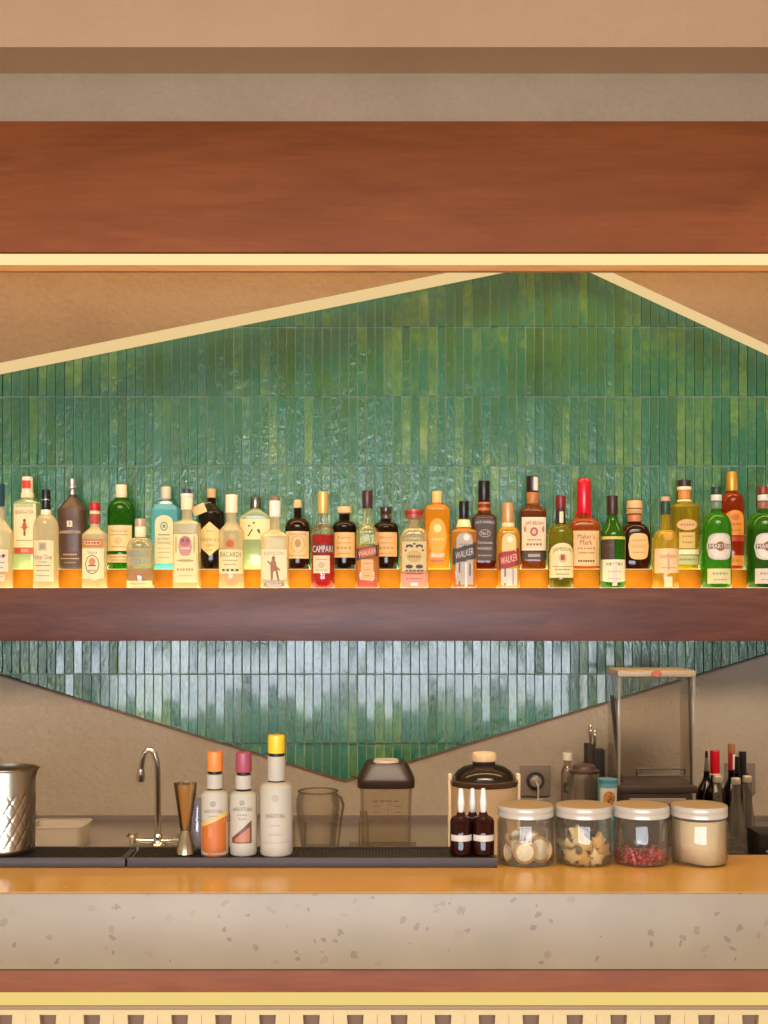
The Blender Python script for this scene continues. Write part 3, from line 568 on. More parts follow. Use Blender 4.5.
def beam():
    d = 3.2; z0, z1 = PZ(252, d), PZ(121, d)
    wd = wood('beam_walnut', '713716', '7e421c', '8c4c24', .6, (.7, 4, 4), .25)
    r = thing('wooden_beam', 'broad reddish-brown wooden beam spanning the bar above the shelf, lit beneath', 'beam', (0, d, z0))
    H = z1-z0
    MB().box(-2.6, 2.6, 0, .02, 0, H, wd, .002).build('front_board', r)
    MB().box(-2.6, 2.6, .170, .190, -.004, H-.02, wood('glow_tinted_timber', 'a8662c', 'c07c36', 'cc8c40', .5), .002).build('rear_board', r)  # orange wood colour carries the strip's glow on the rear board
    MB().box(-2.6, 2.6, .02, .170, .05, H-.02, wd).build('core', r)
    o = MB().box(-2.6, 2.6, .0205, .1695, .0125, .0225, EM('ffe2a2', 1.4)).build('light_diffuser', r); o['label'] = 'glowing warm light strip under the beam'
def shelf():
    d = 3.862; r = thing('wall_shelf', 'thick dark wooden shelf across the tiles holding two rows of bottles', 'shelf', (0, d, PZ(641, d)))
    H = SHELF_Z-PZ(641, d)
    wd = wood('shelf_walnut', '3c1c12', '50291c', '623728', .4, (1.3, 9, 9), .45)
    MB().box(-2.3, 2.3, 0, TILE_D-d-.003, 0, H, wd, .0015).build('board', r)
    t = NT('amber_riser'); co = t.n('TexCoord'); n = t.n('TexNoise', None, Vector=(co, 'Object'), Scale=14.0, Detail=3.0)
    rp = t.ramp((n, 'Fac'), [(.3, '9a5e02'), (.7, 'ac7004')])
    o = MB().box(-2.3, 2.3, .118, TILE_D-d-.03, H, H+.0625, t.end(t.n('BsdfPrincipled', None, Base_Color=(rp, 'Color'), Roughness=.6, Specular_IOR_Level=.15)), .001).build('riser', r); o['label'] = 'amber step lit from its foot'
    o = MB().box(-2.3, 2.3, .012, .114, H-.004, H+.0002, EM('ffdc98', 6.0)).build('added_light_panel', r); o['label'] = 'warm glowing panel added in the shelf top to light the front bottles'  # unseen glowing surface, added to make the front bottles luminous
    o = MB().box(-2.3, 2.3, .123, .200, H+.058, H+.0627, EM('ffdc98', 4.5)).build('added_upper_light_panel', r); o['label'] = 'warm glowing panel added in the top of the step to light the back row'  # second unseen glowing surface, added to brighten the back row from below
    o = MB().box(-2.3, 2.3, .1145, .1170, H, H+.0008, EM('ffc86a', 8.0)).build('light_strip', r); o['label'] = 'warm light strip at the foot of the amber step'
    o = MB().box(-2.3, 2.3, TILE_D-d-.027, TILE_D-d-.010, H+.055, H+.0625, EM('ffe4aa', 34.0)).build('wall_light_strip', r); o['label'] = 'warm light strip washing the tiles'
def bar():
    d = 1.83; zt = 1.103; r = thing('bar_counter', 'pale terrazzo bar counter with wood band and light strip below its edge', 'counter', (0, d, 0))
    tz = terrazzo('terrazzo_front', '907a5c', '9a8464', ('6c4c30', '765a3e', '947a5c'), .4)
    MB().box(-2.4, 2.4, 0, .275, .986, zt, tz, .003).build('slab', r)
    top = terrazzo('reflection_tinted_top', 'e0a850', 'e8b45c', ('d09844', 'f0c478', 'd4a050'), .16, .5, 40, .14)  # warm light and reflection on the counter top, put into a honey colour
    o = MB().box(-2.4, 2.4, .0035, .272, zt-.002, zt+.0006, top).build('top_surface', r); o['label'] = 'polished top with its warm reflection put into a honey tint'
    MB().box(-2.4, 2.4, .010, .26, .948, .9825, wood('band_wood', '7a4226', '86492c', '905232', .6, (2, 10, 10), .25), .0015).build('wood_band', r)
    o = MB().box(-2.4, 2.4, .010, .03, .9285, .948, EM('f3d67e', 1.28)).build('light_strip', r); o['label'] = 'pale yellow light strip'
    MB().box(-2.4, 2.4, .006, .06, .9225, .9285, M('96744e', .5), .001).build('lip', r)
    # slatted front: paired tapering slats over a brown backing
    b = MB(); ym = M('dcbc80', .6); bk = M('7c5a40', .7)
    MB().box(-2.4, 2.4, .06, .25, 0, .948, bk).build('front_backing', r)
    p = 44.15/F*1.866; x = PX(24, 1.866)-30*p
    while x < 2.4:
        for sx in (-1, 1):
            xc = x+sx*.0101+p/2*0
            o0, o1 = (.0022, 0) if sx < 0 else (0, .0022)
            b.prism([(xc-.0098-o0, 0), (xc+.0098+o1, 0), (xc+.0098+o1, .885), (xc+.0098, .9225), (xc-.0098, .9225), (xc-.0098-o0, .885)], .046, .058, ym)
        x += p
    b.box(-2.4, 2.4,   .040, .058, .9035, .9224, ym)
    b.build('slat_panel', r)
    MB().box(-2.4, 2.4, .25, .262, 0, .948, bk).build('rear_panel', r)
def back_bar():
    zt = .80; r = thing('back_counter', 'steel work counter with low upstand running along the bar wall', 'counter', (0, 3.3, 0))
    st = M('948a80', .3, .4, .1, 8)
    MB().box(-2.3, 2.3, 0, .775, zt-.03, zt, st, .002).build('steel_top', r)
    MB().box(-2.3, 2.3, .762, .779, zt-.001, zt+.0195, M('75685f', .4, .2, .05, 8), .0015).build('upstand', r)
    MB().box(-2.3, 2.3, .03, .74, .08, zt-.031, M('5a4a40', .6)).build('cabinet', r)
    MB().box(-2.3, 2.3, .08, .7, 0, .08, M('2a221e', .6)).build('plinth', r)
# ------------------------------------------------------------------ things on the bar
MAT_Z = 1.1036+.0162
def bar_mats():
    for px0, px1, lb in ((-330, 125, 'black ribbed rubber bar mat at the left, under the metal pitcher'), (127.3, 497, 'long black ribbed rubber bar mat under the bitters bottles')):
        d = 2.0; x0, x1 = PX(px0, d), PX(px1, d); m = M('4c423e', .5, 0, .1, 50); dk = M('2a211d', .6)
        r = thing('bar_mat', lb, 'bar mat', ((x0+x1)/2, d, 1.1040), 'rubber bar mats'); W = (x1-x0)/2
        MB().box(-W, W, 0, .095, 0, .0125, m, .001).build('base', r)
        b = MB(); n = int((2*W-.012)/.0055)
        for i in range(n):
            xx = -W+.006+i*.0055; b.box(xx, xx+.0028, .008, .088, .0125, .0156, dk)
        b.box(-W, W, 0, .007, .0125, .0158, m); b.box(-W, W, .089, .095, .0125, .0158, m)
        b.build('ribs', r)
def pitcher():
    d = 2.052; k = d/F; r = thing('metal_pitcher', 'embossed silver pitcher with pouring lip at the left end of the bar', 'pitcher', (PX(5, d), d, MAT_Z))
    H = PZ(767, d)-MAT_Z; R = 30*k; b = MB(); m = M('b4a996', .34, 1.0, .03, 10); rings = []; seg = 144
    for i in range(90):
        t = i/89; z = H*t; ring = []
        rb = R*(.97+.03*t)
        if t < .06: rb *= .9+.1*math.sin(t/.06*PI/2)
        for j in range(seg):
            a = 2*PI*j/seg; q = 0
            if .05 < t < .72:
                u = (a+.55)*R/.0185; v = z/.030
                e1 = abs(((u+v) % 1)-.5)*2; e2 = abs(((u-v) % 1)-.5)*2
                q = -.0013*max(0, 1-min(1-e1, 1-e2)*5)*min(1, (t-.05)*20)*min(1, (.72-t)*25)
            lip = 0
            if t > .84 and abs(((a+PI) % (2*PI))-PI) < .35: lip = .0085*((t-.84)/.16)**2*math.cos(((((a+PI) % (2*PI))-PI))/.35*PI/2)
            rr = rb+q+lip+(.0012 if t > .98 else 0)
            ring.append((rr*math.cos(a), rr*math.sin(a), z+lip*.1))
        rings.append(ring)
    inner = [[(x*.96, y*.96, z-.001) for x, y, z in rg] for rg in (rings[-1], rings[-14])] + [[(x*.95, y*.95, z) for x, y, z in rings[8]]]
    b.loft(rings+inner, m, True, True); b.build('body', r, smooth=50)
    b = MB(); b.tube([(-R*.97, 0, H*.85), (-R-.02, 0, H*.88), (-R-.034, 0, H*.75), (-R-.034, 0, H*.4), (-R-.02, 0, H*.2), (-R*.97, 0, H*.22)], .0045, m); b.build('handle', r)
def jigger():
    d = 2.035; k = d/F; r = thing('jigger', 'brushed steel double-cone jigger beside the orange-capped bitters bottle', 'jigger', (PX(185.5, d), d, MAT_Z))
    H = PZ(783, d)-MAT_Z; zw = PZ(830, d)-MAT_Z; m = M('c4b496', .24, 1.0, .04, 30)
    MB().lathe([(9.6*k, 0), (9.9*k, .001), (9.4*k, .006), (5.2*k, zw-.001), (4.8*k, zw)], m, cap1=False, seg=40).build('small_cup', r)
    MB().lathe([(4.8*k, zw), (5.2*k, zw+.001), (11.6*k, H-.002), (12.1*k, H), (11.6*k, H), (4.2*k, zw+.006)], m, cap0=False, seg=40).build('large_cup', r)
def bitters():
    G = 'paper-wrapped bitters bottles on the bar mat'; d = 2.034; k = d/F; wh = 'd2c8b8'
    def B(label, c, hw, capc, ycap, cr, y_ring, yneck, ysh, labels, n=2):
        return bottle('bitters_bottle', label, 'bottle', c, 'F', hw, LM(wh), [(ycap[0], ycap[1], cr, cr+.2, M(capc, .4))], cr-.6, ysh-4, ysh-2.5, ysh+4, 'dome', n, 1,
                      necks=[(ycap[1], ycap[1]+3, cr-.9, cr-.9, M('1c1614', .4)), (ycap[1]+3, yneck, cr+.5, cr+.5, LM(wh)), (yneck, ysh-1.5, cr-.3, cr+.2, M('231c19', .4))], labels=labels, d=d, zb=MAT_Z, group=G)
    def necklab(y): return [('dash', y, 8, 2.4, '8c8478', 2)]
    B('small white-wrapped bitters bottle with orange cap and orange lower half', 215, 13.8, 'f0883a', (751.5, 771), 7.9, 771, 788, 792,
      [L('rect', 797, 820, 11, wh, [('d', 0, 802, 3, 3, 'a89a88'), ('t', 'ANGOSTURA', 809, 19, 3.4, '8c6a4a', 0, 1), ('b', 814, 9, .8, 'b09c88')]),
       L('rect', 820, 858, 13.5, 'd8742c', [('q', -13.5, 13.5, 821, 821, 822, 809.5, 'd8742c'), ('b', 838, 4, 30, 'e08a4c', -3), ('q', -13.5, 13.5, 826, 814, 822, 809.5, 'ecc878')])])
    B('small white-wrapped bitters bottle with mauve cap and slanted brown window', 243.6, 13.4, 'a8485a', (752.5, 772), 7.8, 772, 788.5, 793,
      [L('rect', 797, 854, 12.6, wh, [('d', 0, 801, 2.8, 2.8, 'a89a88'), ('t', 'ANGOSTURA', 807, 19, 3.6, '6a5244', 0, 1.2), ('dash', 813, 10, 1.3, 'a4988a', 4), ('dash', 817, 8, 1.3, 'a4988a', 3), ('q', -10.4, 9.2, 841, 841, 836, 818.5, '7a4c3c'), ('q', -7.5, 7.4, 839.8, 839.8, 837, 825, 'ca8464')])])
    B('largest white-wrapped bitters bottle with bright yellow cap', 276.5, 16.2, 'ecc42a', (735, 753), 8.6, 753, 780, 784,
      [L('rect', 788, 854, 15, wh, [('d', 0, 796, 3.6, 4, 'bcb0a0'), ('t', 'ANGOSTURA', 813, 19, 4, '6c6258', 0, 1), ('dash', 823, 10, 1.3, 'bcb0a0', 4), ('dash', 832, 12, 1.4, 'bcb0a0', 5), ('b', 840, 28, .7, 'c4b8a8')])])
def dashers():
    G = 'dasher bottles with white spout tops'
    for c, d, lb, y in ((461, 2.03, 'brown dasher bottle with white spout cap, nearer the middle of the bar mat', 788), (483.2, 2.03, 'brown dasher bottle with white spout cap at the mat end, beside the first glass jar', 788), (472.5, 2.066, 'dasher bottle standing behind and between two other dasher bottles', 788)):
        k = d/F; z = lambda yy: PZ(yy, d)-MAT_Z; r = thing('dasher_bottle', lb, 'bottle', (PX(c, d), d, MAT_Z+.0002), G)
        sh = Shape([(0, 9.6*k, 9.6*k, 2), (.002, 10.9*k, 10.9*k, 2), (z(821), 11*k, 11*k, 2), (z(817.5), 9.4*k, 9.4*k, 2), (z(815.5), 5*k, 5*k, 2), (z(812), 3.6*k, 3.6*k, 2)])
        solid(sh, GL('8a4a36', .35, .5, .05, '5a2016')).build('body', r)
        solid(sh, M('35100c', .4), .9, z(822), .002).build('liquid', r)
        stacked([(788.5, 804, 2.2, 3.6, M('f0e8dc', .4)), (803, 813, 3.7, 2.6, M('e6dccc', .4))], k, z).build('spout_cap', r)
        label_mesh(sh, k, z, L('rect', 833.5, 839.5, 10.2, 'e6dcd0')).build('label', r)
def blown(r, prof, m, name='glass', t=.0016, seg=40):
    """thin walled vessel of revolution open at the top, prof bottom to top"""
    b = MB(); inner = [(max(.001, q-t), z+(t if i == 0 else 0)) for i, (q, z) in enumerate(prof)]
    b.lathe(prof+list(reversed(inner)), m, seg=seg, cap0=True, cap1=True); return b.build(name, r)
def jars():
    G = 'screw-top glass jars in a row on the bar'; d = 2.045; k = d/F; zb = 1.1037+.0004
    gm = GL('fbf8f2', .04, .3, .04, 'f0e6d4', .6)
    specs = [(525.5, 'glass jar of dried citrus slices with white screw lid'), (583.5, 'glass jar of pale dried fruit pieces with white screw lid'), (641, 'glass jar with a layer of red petals at the bottom and white lid'), (699, 'glass jar filled with cream powder, last jar in the row')]
    z = lambda y: PZ(y, d)-zb
    for i, (c, lb) in enumerate(specs):
        r = thing('glass_jar', lb, 'jar', (PX(c, d), d, zb), G)
        R = 28.3*k
        blown(r, [(R*.88, 0), (R*.97, .003), (R, .009), (R, z(822)), (R*.97, z(818.5)), (R*.93, z(816)), (R*.93, z(808))], gm, 'jar_body', .0022)
        lm = M('c8bca8', .32, .2, .05, 30)
        b = MB(); b.lathe([(R*.955, z(815.5)), (R*.985, z(815)), (R*.985, z(811)), (R*.97, z(810.3)), (R*.985, z(809.6)), (R*.985, z(805.5)), (R*.96, z(804.3))], lm, seg=48, cap1=False)
        b.build('lid', r); MB().lathe([(R*.955, z(804.9)), (R*.955, z(804.4)), (R*.90, z(804.2))], M('c4a67c', .45), seg=48).build('lid_top', r)  # lid top browner than the lid: a reflection put into its colour
    rr = random.Random(5)
    # jar 1: dried slices
    X = PX(525.5, d)
    sl = [(-19, 849, 9, -.028, 8, 60), (-3, 850, 11.5, -.035, 0, 8), (13, 848, 13, -.022, 10, -35), (-10, 846, 9.5, -.012, 14, 30), (7, 839, 9, -.008, 25, 10), (2, 855, 8, .008, 70, 0), (-8, 838, 8, .012, 20, 20), (12, 843, 8, .018, 5, -20)]
    for i, (dx, y, rad, dy, tx, tz) in enumerate(sl):
        b = MB(); R = rad*k; m1 = M('c49a62', .6, 0, .15, 80); m2 = M('fff6e0', .5)
        b.lathe([(R*.8, -.0016), (R, -.0012), (R, .0012), (R*.8, .0016), (R*.74, 0)], m1, seg=24, cap0=False, cap1=False)
        b.lathe([(R*.76, -.0008), (R*.76, .0008)], M('f4e2b8', .5), seg=24)
        for s_ in range(8):
            a = s_*PI/4; b.tube([(0, 0, 0), (R*.76*math.cos(a), R*.76*math.sin(a), 0)], .0012, m2, 5)
        o = b.build('dried_citrus_slice', None, (X+dx*k, d+dy, max(PZ(y, d), 1.1075+R*math.sin(math.radians(90-tx))*1.0))); o.rotation_euler = (math.radians(90-tx), 0, math.radians(tz))
        tag(o, 'dried citrus wheel inside the first glass jar', 'dried fruit', 'dried citrus slices in the first jar')
    X = PX(583.5, d)
    pcs = [(-14, 856, -.02, 20), (-2, 858, -.03, 70), (9, 857, -.028, 130), (18, 852, -.01, 40), (-17, 848, .005, 10), (14, 842, -.012, 75), (-7, 835, -.004, 15), (3, 848, .0, 55), (6, 858, .016, 100), (-12, 858, .018, 160), (-3, 843, .01, 10)]
    for i, (dx, y, dy, a) in enumerate(pcs):
        b = MB(); n = 5; R = 10*k; pts = []
        for j in range(2*n):
            an = j*PI/n+.2; q = R*(1.0 if j % 2 == 0 else .55)*rr.uniform(.85, 1.1); pts.append((q*math.cos(an), q*math.sin(an)))
        b.prism(pts, -.0035, .0035, M('ecbc70' if i % 2 else 'f4d696', .6, 0, .15, 90))
        o = b.build('dried_fruit_piece', None, (X+dx*k, d+dy, PZ(y, d)+.004)); o.rotation_euler = (math.radians(rr.uniform(-30, 30)), math.radians(a), math.radians(rr.uniform(-35, 35)))
        tag(o, 'pale dried fruit piece inside the second glass jar', 'dried fruit', 'dried fruit pieces in the second jar')
    # jar 3: petals
    X = PX(641, d); b = MB()
    cols = [M('e03448', .6), M('ec5468', .6), M('f08a90', .6), M('d02034', .6)]
    for i in range(230):
        a = rr.uniform(0, 2*PI); q = 25.5*k*math.sqrt(rr.random()); x, y = q*math.cos(a), q*math.sin(a)
        hz = rr.uniform(.004, .021 if abs(x) > .012 else .014); s_ = rr.uniform(.003, .0052)
        pts = [Vector((rr.uniform(-1, 1), rr.uniform(-1, 1), rr.uniform(-1, 1))).normalized()*s_*rr.uniform(.7, 1.2) for _ in range(6)]
        bm = bmesh.new()
        for p_ in pts: bm.verts.new(p_+Vector((x, y, hz)))
        bmesh.ops.convex_hull(bm, input=bm.verts); bm.verts.index_update()
        b.add([v.co[:] for v in bm.verts], [[v.index for v in f.verts] for f in bm.faces], cols[i % 4]); bm.free()
    tag(b.build('dried_petals', None, (X, d, zb)), 'loose red dried petals in the bottom of the third jar', 'dried petals', None, 'stuff')
    X = PX(699, d); R = 26.2*k; b = MB(); rings = []
    for i in range(14):
        t = i/13; zz = .0025+t*(z(818)-.0025); ring = []
        for j in range(40):
            an = 2*PI*j/40; cut = 1.0
            ca = math.cos(an+2.5)                       # settled away from the glass low on one side
            if t < .4 and ca > .6: cut = 1-.32*(ca-.6)/.4*(1-t/.4)
            ring.append((R*cut*math.cos(an), R*cut*math.sin(an), zz))
        rings.append(ring)
    b.loft(rings, M('dcc296', .8, 0, .08, 120, .3))
    tag(b.build('cream_powder', None, (X, d, zb)), 'cream-coloured powder filling the last glass jar', 'powder', None, 'stuff')
# ------------------------------------------------------------------ things on the back counter
BZ = .8005
def faucet():
    d = 3.66; k = d/F; X0 = PX(158, d); r = thing('bar_faucet', 'chrome gooseneck faucet with two cross handles at the sink', 'faucet', (X0, d, BZ))
    m = M('e0d6ca', .16, 1.0, .03, 10); P = lambda x, y, o=0: ((x-158)*k, o, PZ(y, d)-BZ)
    pts = [P(158, 840), P(158, 800), P(157.6, 772), P(156.8, 762), P(154.6, 754), P(151, 749.8), P(147.5, 749.8), P(144.3, 753.5), P(142.4, 760), P(141.2, 770), P(140.8, 780)]
    MB().tube([Vector(p)+Vector((0, 0, 0)) for p in pts], [3.4*k, 3.2*k, 3.0*k]+[2.8*k]*7+[2.9*k], m, 14).build('spout', r)
    MB().lathe([(4.1*k, PZ(781.5, d)-BZ), (4.3*k, PZ(776, d)-BZ), (3.4*k, PZ(769, d)-BZ)], m, cx=(140.9-158)*k).build('aerator', r)
    MB().lathe([(9*k, 0), (9*k, .004), (6*k, .010), (4.4*k, .022), (4.6*k, .03), (3.4*k, .036)], m).build('base', r)
    MB().tube([(-22*k, -.01, .018), (-12*k, 0, .014), (0, 0, .013), (12*k, 0, .014), (22*k, -.01, .018)], [.007, .009, .01, .009, .007], m).build('crossbar', r)
    for s in (-1, 1):
        b = MB(); x = s*25*k; b.lathe([(.008, .004), (.009, .02), (.012, .03), (.006, .036)], m, cx=x, cy=-.012)
        for a in range(4):
            an = a*PI/2+PI/4; b.tube([(x, -.012, .031), (x+.019*math.cos(an), -.012+.019*math.sin(an), .033)], [.004, .005], m, 8)
        b.build('handle', r)
def container():
    d = 3.66; k = d/F; r = thing('storage_tub', 'low translucent white plastic tub between the pitcher and the faucet', 'tub', (PX(60, d), d, BZ)); b = MB()
    m = GL('f2eadf', .7, .1, .2, 'f0e6d8', .6); H = PZ(822.5, d)-BZ; W = 27.5*k; D = .07
    def rg(w, dd, z, rad=.02):
        out = []
        for cx, cy, a0 in ((w-rad, dd-rad, 0), (-w+rad, dd-rad, 1), (-w+rad, -dd+rad, 2), (w-rad, -dd+rad, 3)):
            for i in range(6): a = (a0+i/5)*PI/2; out.append((cx+rad*math.cos(a), cy+rad*math.sin(a), z))
        return out
    b.loft([rg(W*.9, D*.9, 0), rg(W*.93, D*.93, .004), rg(W*.98, D*.98, H-.004), rg(W*.955, D*.955, H-.004), rg(W*.9, D*.9, .006)], m); b.build('body', r)
    MB().loft([rg(W*.99, D, H-.004), rg(W*1.02, D*1.03, H-.004), rg(W*1.02, D*1.03, H), rg(W*.95, D*.95, H)], m, False, False).build('rim', r)
def glassware():
    gm = GL('fefbf6', .018, .45, .03, 'e8dccb', .55); dk = GL('c9bba6', .12, .7, .03, 'b8a890', 1.3)
    d = 3.62; k = d/F; r = thing('glass_jug', 'clear heavy glass mixing jug with handle beside the yellow-capped bitters', 'jug', (PX(318, d), d, BZ)); Z = lambda y: PZ(y, d)-BZ
    blown(r, [(15*k, 0), (17*k, .004), (18*k, .02), (22*k, Z(808)), (22*k, Z(800)), (19.5*k, Z(793)), (20*k, Z(790.5))], gm, 'jug_body', .003)
    MB().tube([(19.6*k*math.cos(a*PI/16), 19.6*k*math.sin(a*PI/16), Z(791)) for a in range(33)], .0022, dk, 8).build('rim', r)
    MB().tube([(18*k, -.01, Z(793)), (23*k, -.012, Z(797)), (25.5*k, -.014, Z(804)), (23*k, -.014, Z(820)), (20*k, -.012, Z(846))], [.003, .004, .0045, .003, .0025], GL('cabcaa', .25, .6, .05, '9a8a7a')).build('handle', r)
    d = 3.50; k = d/F; r = thing('shot_glass', 'small clear tumbler standing in front of the glass jug', 'glass', (PX(299.5, d), d, BZ)); blown(r, [(5.5*k, 0), (6*k, .003), (7.2*k, PZ(822, d)-BZ)], gm, 'tumbler', .002)
    d = 3.52; k = d/F; r = thing('glass_beaker', 'narrow clear glass bottle with round foot between the jug and lidded container', 'bottle', (PX(363.5, d), d, BZ)); Z = lambda y: PZ(y, d)-BZ
    blown(r, [(9*k, 0), (9.5*k, .002), (9*k, .012), (5.4*k, .020), (5*k, Z(822)), (3.6*k, Z(816)), (3.8*k, Z(811))], gm, 'beaker_body', .002)
    d = 2.05; k = d/F; r = thing('tumbler', 'clear drinking glass standing between the jigger and the orange-capped bitters', 'glass', (PX(197.5, 2.072), 2.072, MAT_Z+.0003)); Z = lambda y: PZ(y, d)-MAT_Z
    blown(r, [(5.5*k, 0), (8*k, .008), (8.8*k, .03), (7.6*k, .075), (6.2*k, Z(801))], GL('eeeaf0', .22, .4, .04, 'e8e4ea', 1.2), 'bowl', .0016)
    # blender jar with black lid
    d = 3.62; k = d/F; r = thing('blender_container', 'square clear blender container with black lid left of the ice bucket', 'blender jar', (PX(386, d), d, BZ+.004)); Z = lambda y: PZ(y, d)-BZ-.004
    bd = Shape([(0, 23.5*k, 23*k, 6), (.004, 24.5*k, 24*k, 6), (Z(800), 25.5*k, 25*k, 6), (Z(783), 26*k, 25.5*k, 6)])
    pl = GL('fdf9f2', .02, .2, .05, 'd8c8b0', .25)
    b = MB(); out = [ring_se(p[1], p[2], p[3], p[0], 48) for p in bd.p]; inn = [ring_se(p[1]-.003, p[2]-.003, p[3], p[0]+(.004 if i == 0 else 0), 48) for i, p in enumerate(bd.p)]
    b.loft(out+inn[::-1], pl); b.build('jar', r)
    b = label_mesh(bd, k, Z, L('rect', 796, 797, 1, '7a6654', [('dash', 797, 26, 1.6, '7a6654', 4)]+[('b', y, 6, .9, '7a6654', -9) for y in (802, 808, 814)]+[('b', y, 6, .9, '7a6654', 12) for y in (802, 808, 814)]+[('b', 806, .7, 22, '8a7660', 2), ('b', 817, 9, .8, '8a7660', 6)])); b.build('graduation_marks', r)
    lid = MB(); rs = [(Z(785), 27, 6), (Z(784.6), 28.3, 6), (Z(778), 28.5, 6), (Z(775.5), 27.5, 6), (Z(763.5), 21.5, 5), (Z(761.5), 20, 5)]
    lid.loft([ring_se(w*k, w*k, n, z, 48) for z, w, n in rs], M('2a1811', .4)); lid.tube([(-28*k, -.02, Z(776)), (-34*k, -.02, Z(775))], .004, M('2a1811', .4)); lo = lid.build('lid', r)
    MB().loft([ring_se(13*k, 13*k, 3, Z(762)), ring_se(12*k, 12*k, 3, Z(759.5))], M('b8a898', .3)).build('lid_plug', lo)
    # rubber pad with black corner feet
    r = thing('rubber_pad', 'thin pad with two black corner feet under the blender container', 'pad', (PX(382.5, d), d-.0, BZ)); W = 34*k
    MB().box(-W, W, -.08, .08, 0, .0035, M('6f6256', .6)).build('sheet', r)
    for x in (-W-.004, W-.018):
        MB().box(x, x+.022, -.095, -.081, 0, .016, M('120c0a', .5), .002).build('foot', r)
def ice_bucket():
    d = 3.56; k = d/F; r = thing('ice_bucket', 'large round cream ice bucket with smoked domed lid and cream knob', 'ice bucket', (PX(484, d), d, BZ)); Z = lambda y: PZ(y, d)-BZ
    MB().lathe([(31*k, 0), (33*k, .004), (33.5*k, Z(784)), (31*k, Z(784)), (30*k, .01)], M('c9ad88', .45), seg=48).build('bucket', r)
    MB().lathe([(33.6*k, Z(784.5)), (34*k, Z(783)), (34*k, Z(779.5)), (31.5*k, Z(778.5))], M('5a4436', .25, .3), seg=48).build('rim_band', r)
    MB().lathe([(31.5*k, Z(779)), (30.5*k, Z(775.5)), (27*k, Z(771)), (21*k, Z(767)), (12*k, Z(764.5)), (10*k, Z(764))], GL('6a5544', .45, .5, .08, '4c3c30', 1.2), seg=48).build('lid', r)
    b = MB(); b.lathe([(11.5*k, Z(764.5)), (11.5*k, Z(761.8))], M('1e1512', .4)); b.lathe([(10.5*k, Z(762)), (12.5*k, Z(760.5)), (12.5*k, Z(755)), (11*k, Z(752.5))], M('d8bf98', .45)); b.build('knob', r)
    for s in (-1, 1):
        x = s*34.2*k; MB().box(x-.0055, x+.0055, -.012, .012, Z(850), Z(773.5), M('ead9bb', .4), .003).build('side_bracket', r)
def outlets():
    d = 4.082; k = d/F
    for c, yc, lb, cord in ((535, 780.5, 'grey square wall socket with a round plug, right of the ice bucket', True), (739.5, 778, 'grey wall socket partly hidden behind the dark bottles at the right', False)):
        r = thing('wall_socket', lb, 'socket', (PX(c, d), d, PZ(yc, d))); s = 15.2*k
        MB().box(-s, s, -.009, -.0002, -s, s, M('77695f', .4), .0025).build('plate', r)
        b = MB()
        def ringp(rad, y): return [(rad*math.cos(2*PI*j/32), y, rad*math.sin(2*PI*j/32)) for j in range(32)]
        b.loft([ringp(9.2*k, -.0092), ringp(9.2*k, -.0112), ringp(7.6*k, -.0112), ringp(7.4*k, -.0085)], M('382c28', .4)); b.build('socket_ring', r)
        if cord:
            b = MB(); b.loft([ringp(6*k, -.009), ringp(5.6*k, -.028), ringp(3*k, -.034)], M('8f8478', .4)); 
            b.build('plug', r)
            b = MB(); b.tube([(0, -.032, 0), (.004, -.05, -.01), (.005, -.052, -.03), (.004, -.045, -.08), (0, -.04, PZ(826, d)-PZ(yc, d))], .003, M('cbbfb0', .5), 8)
            b.build('cord', r)
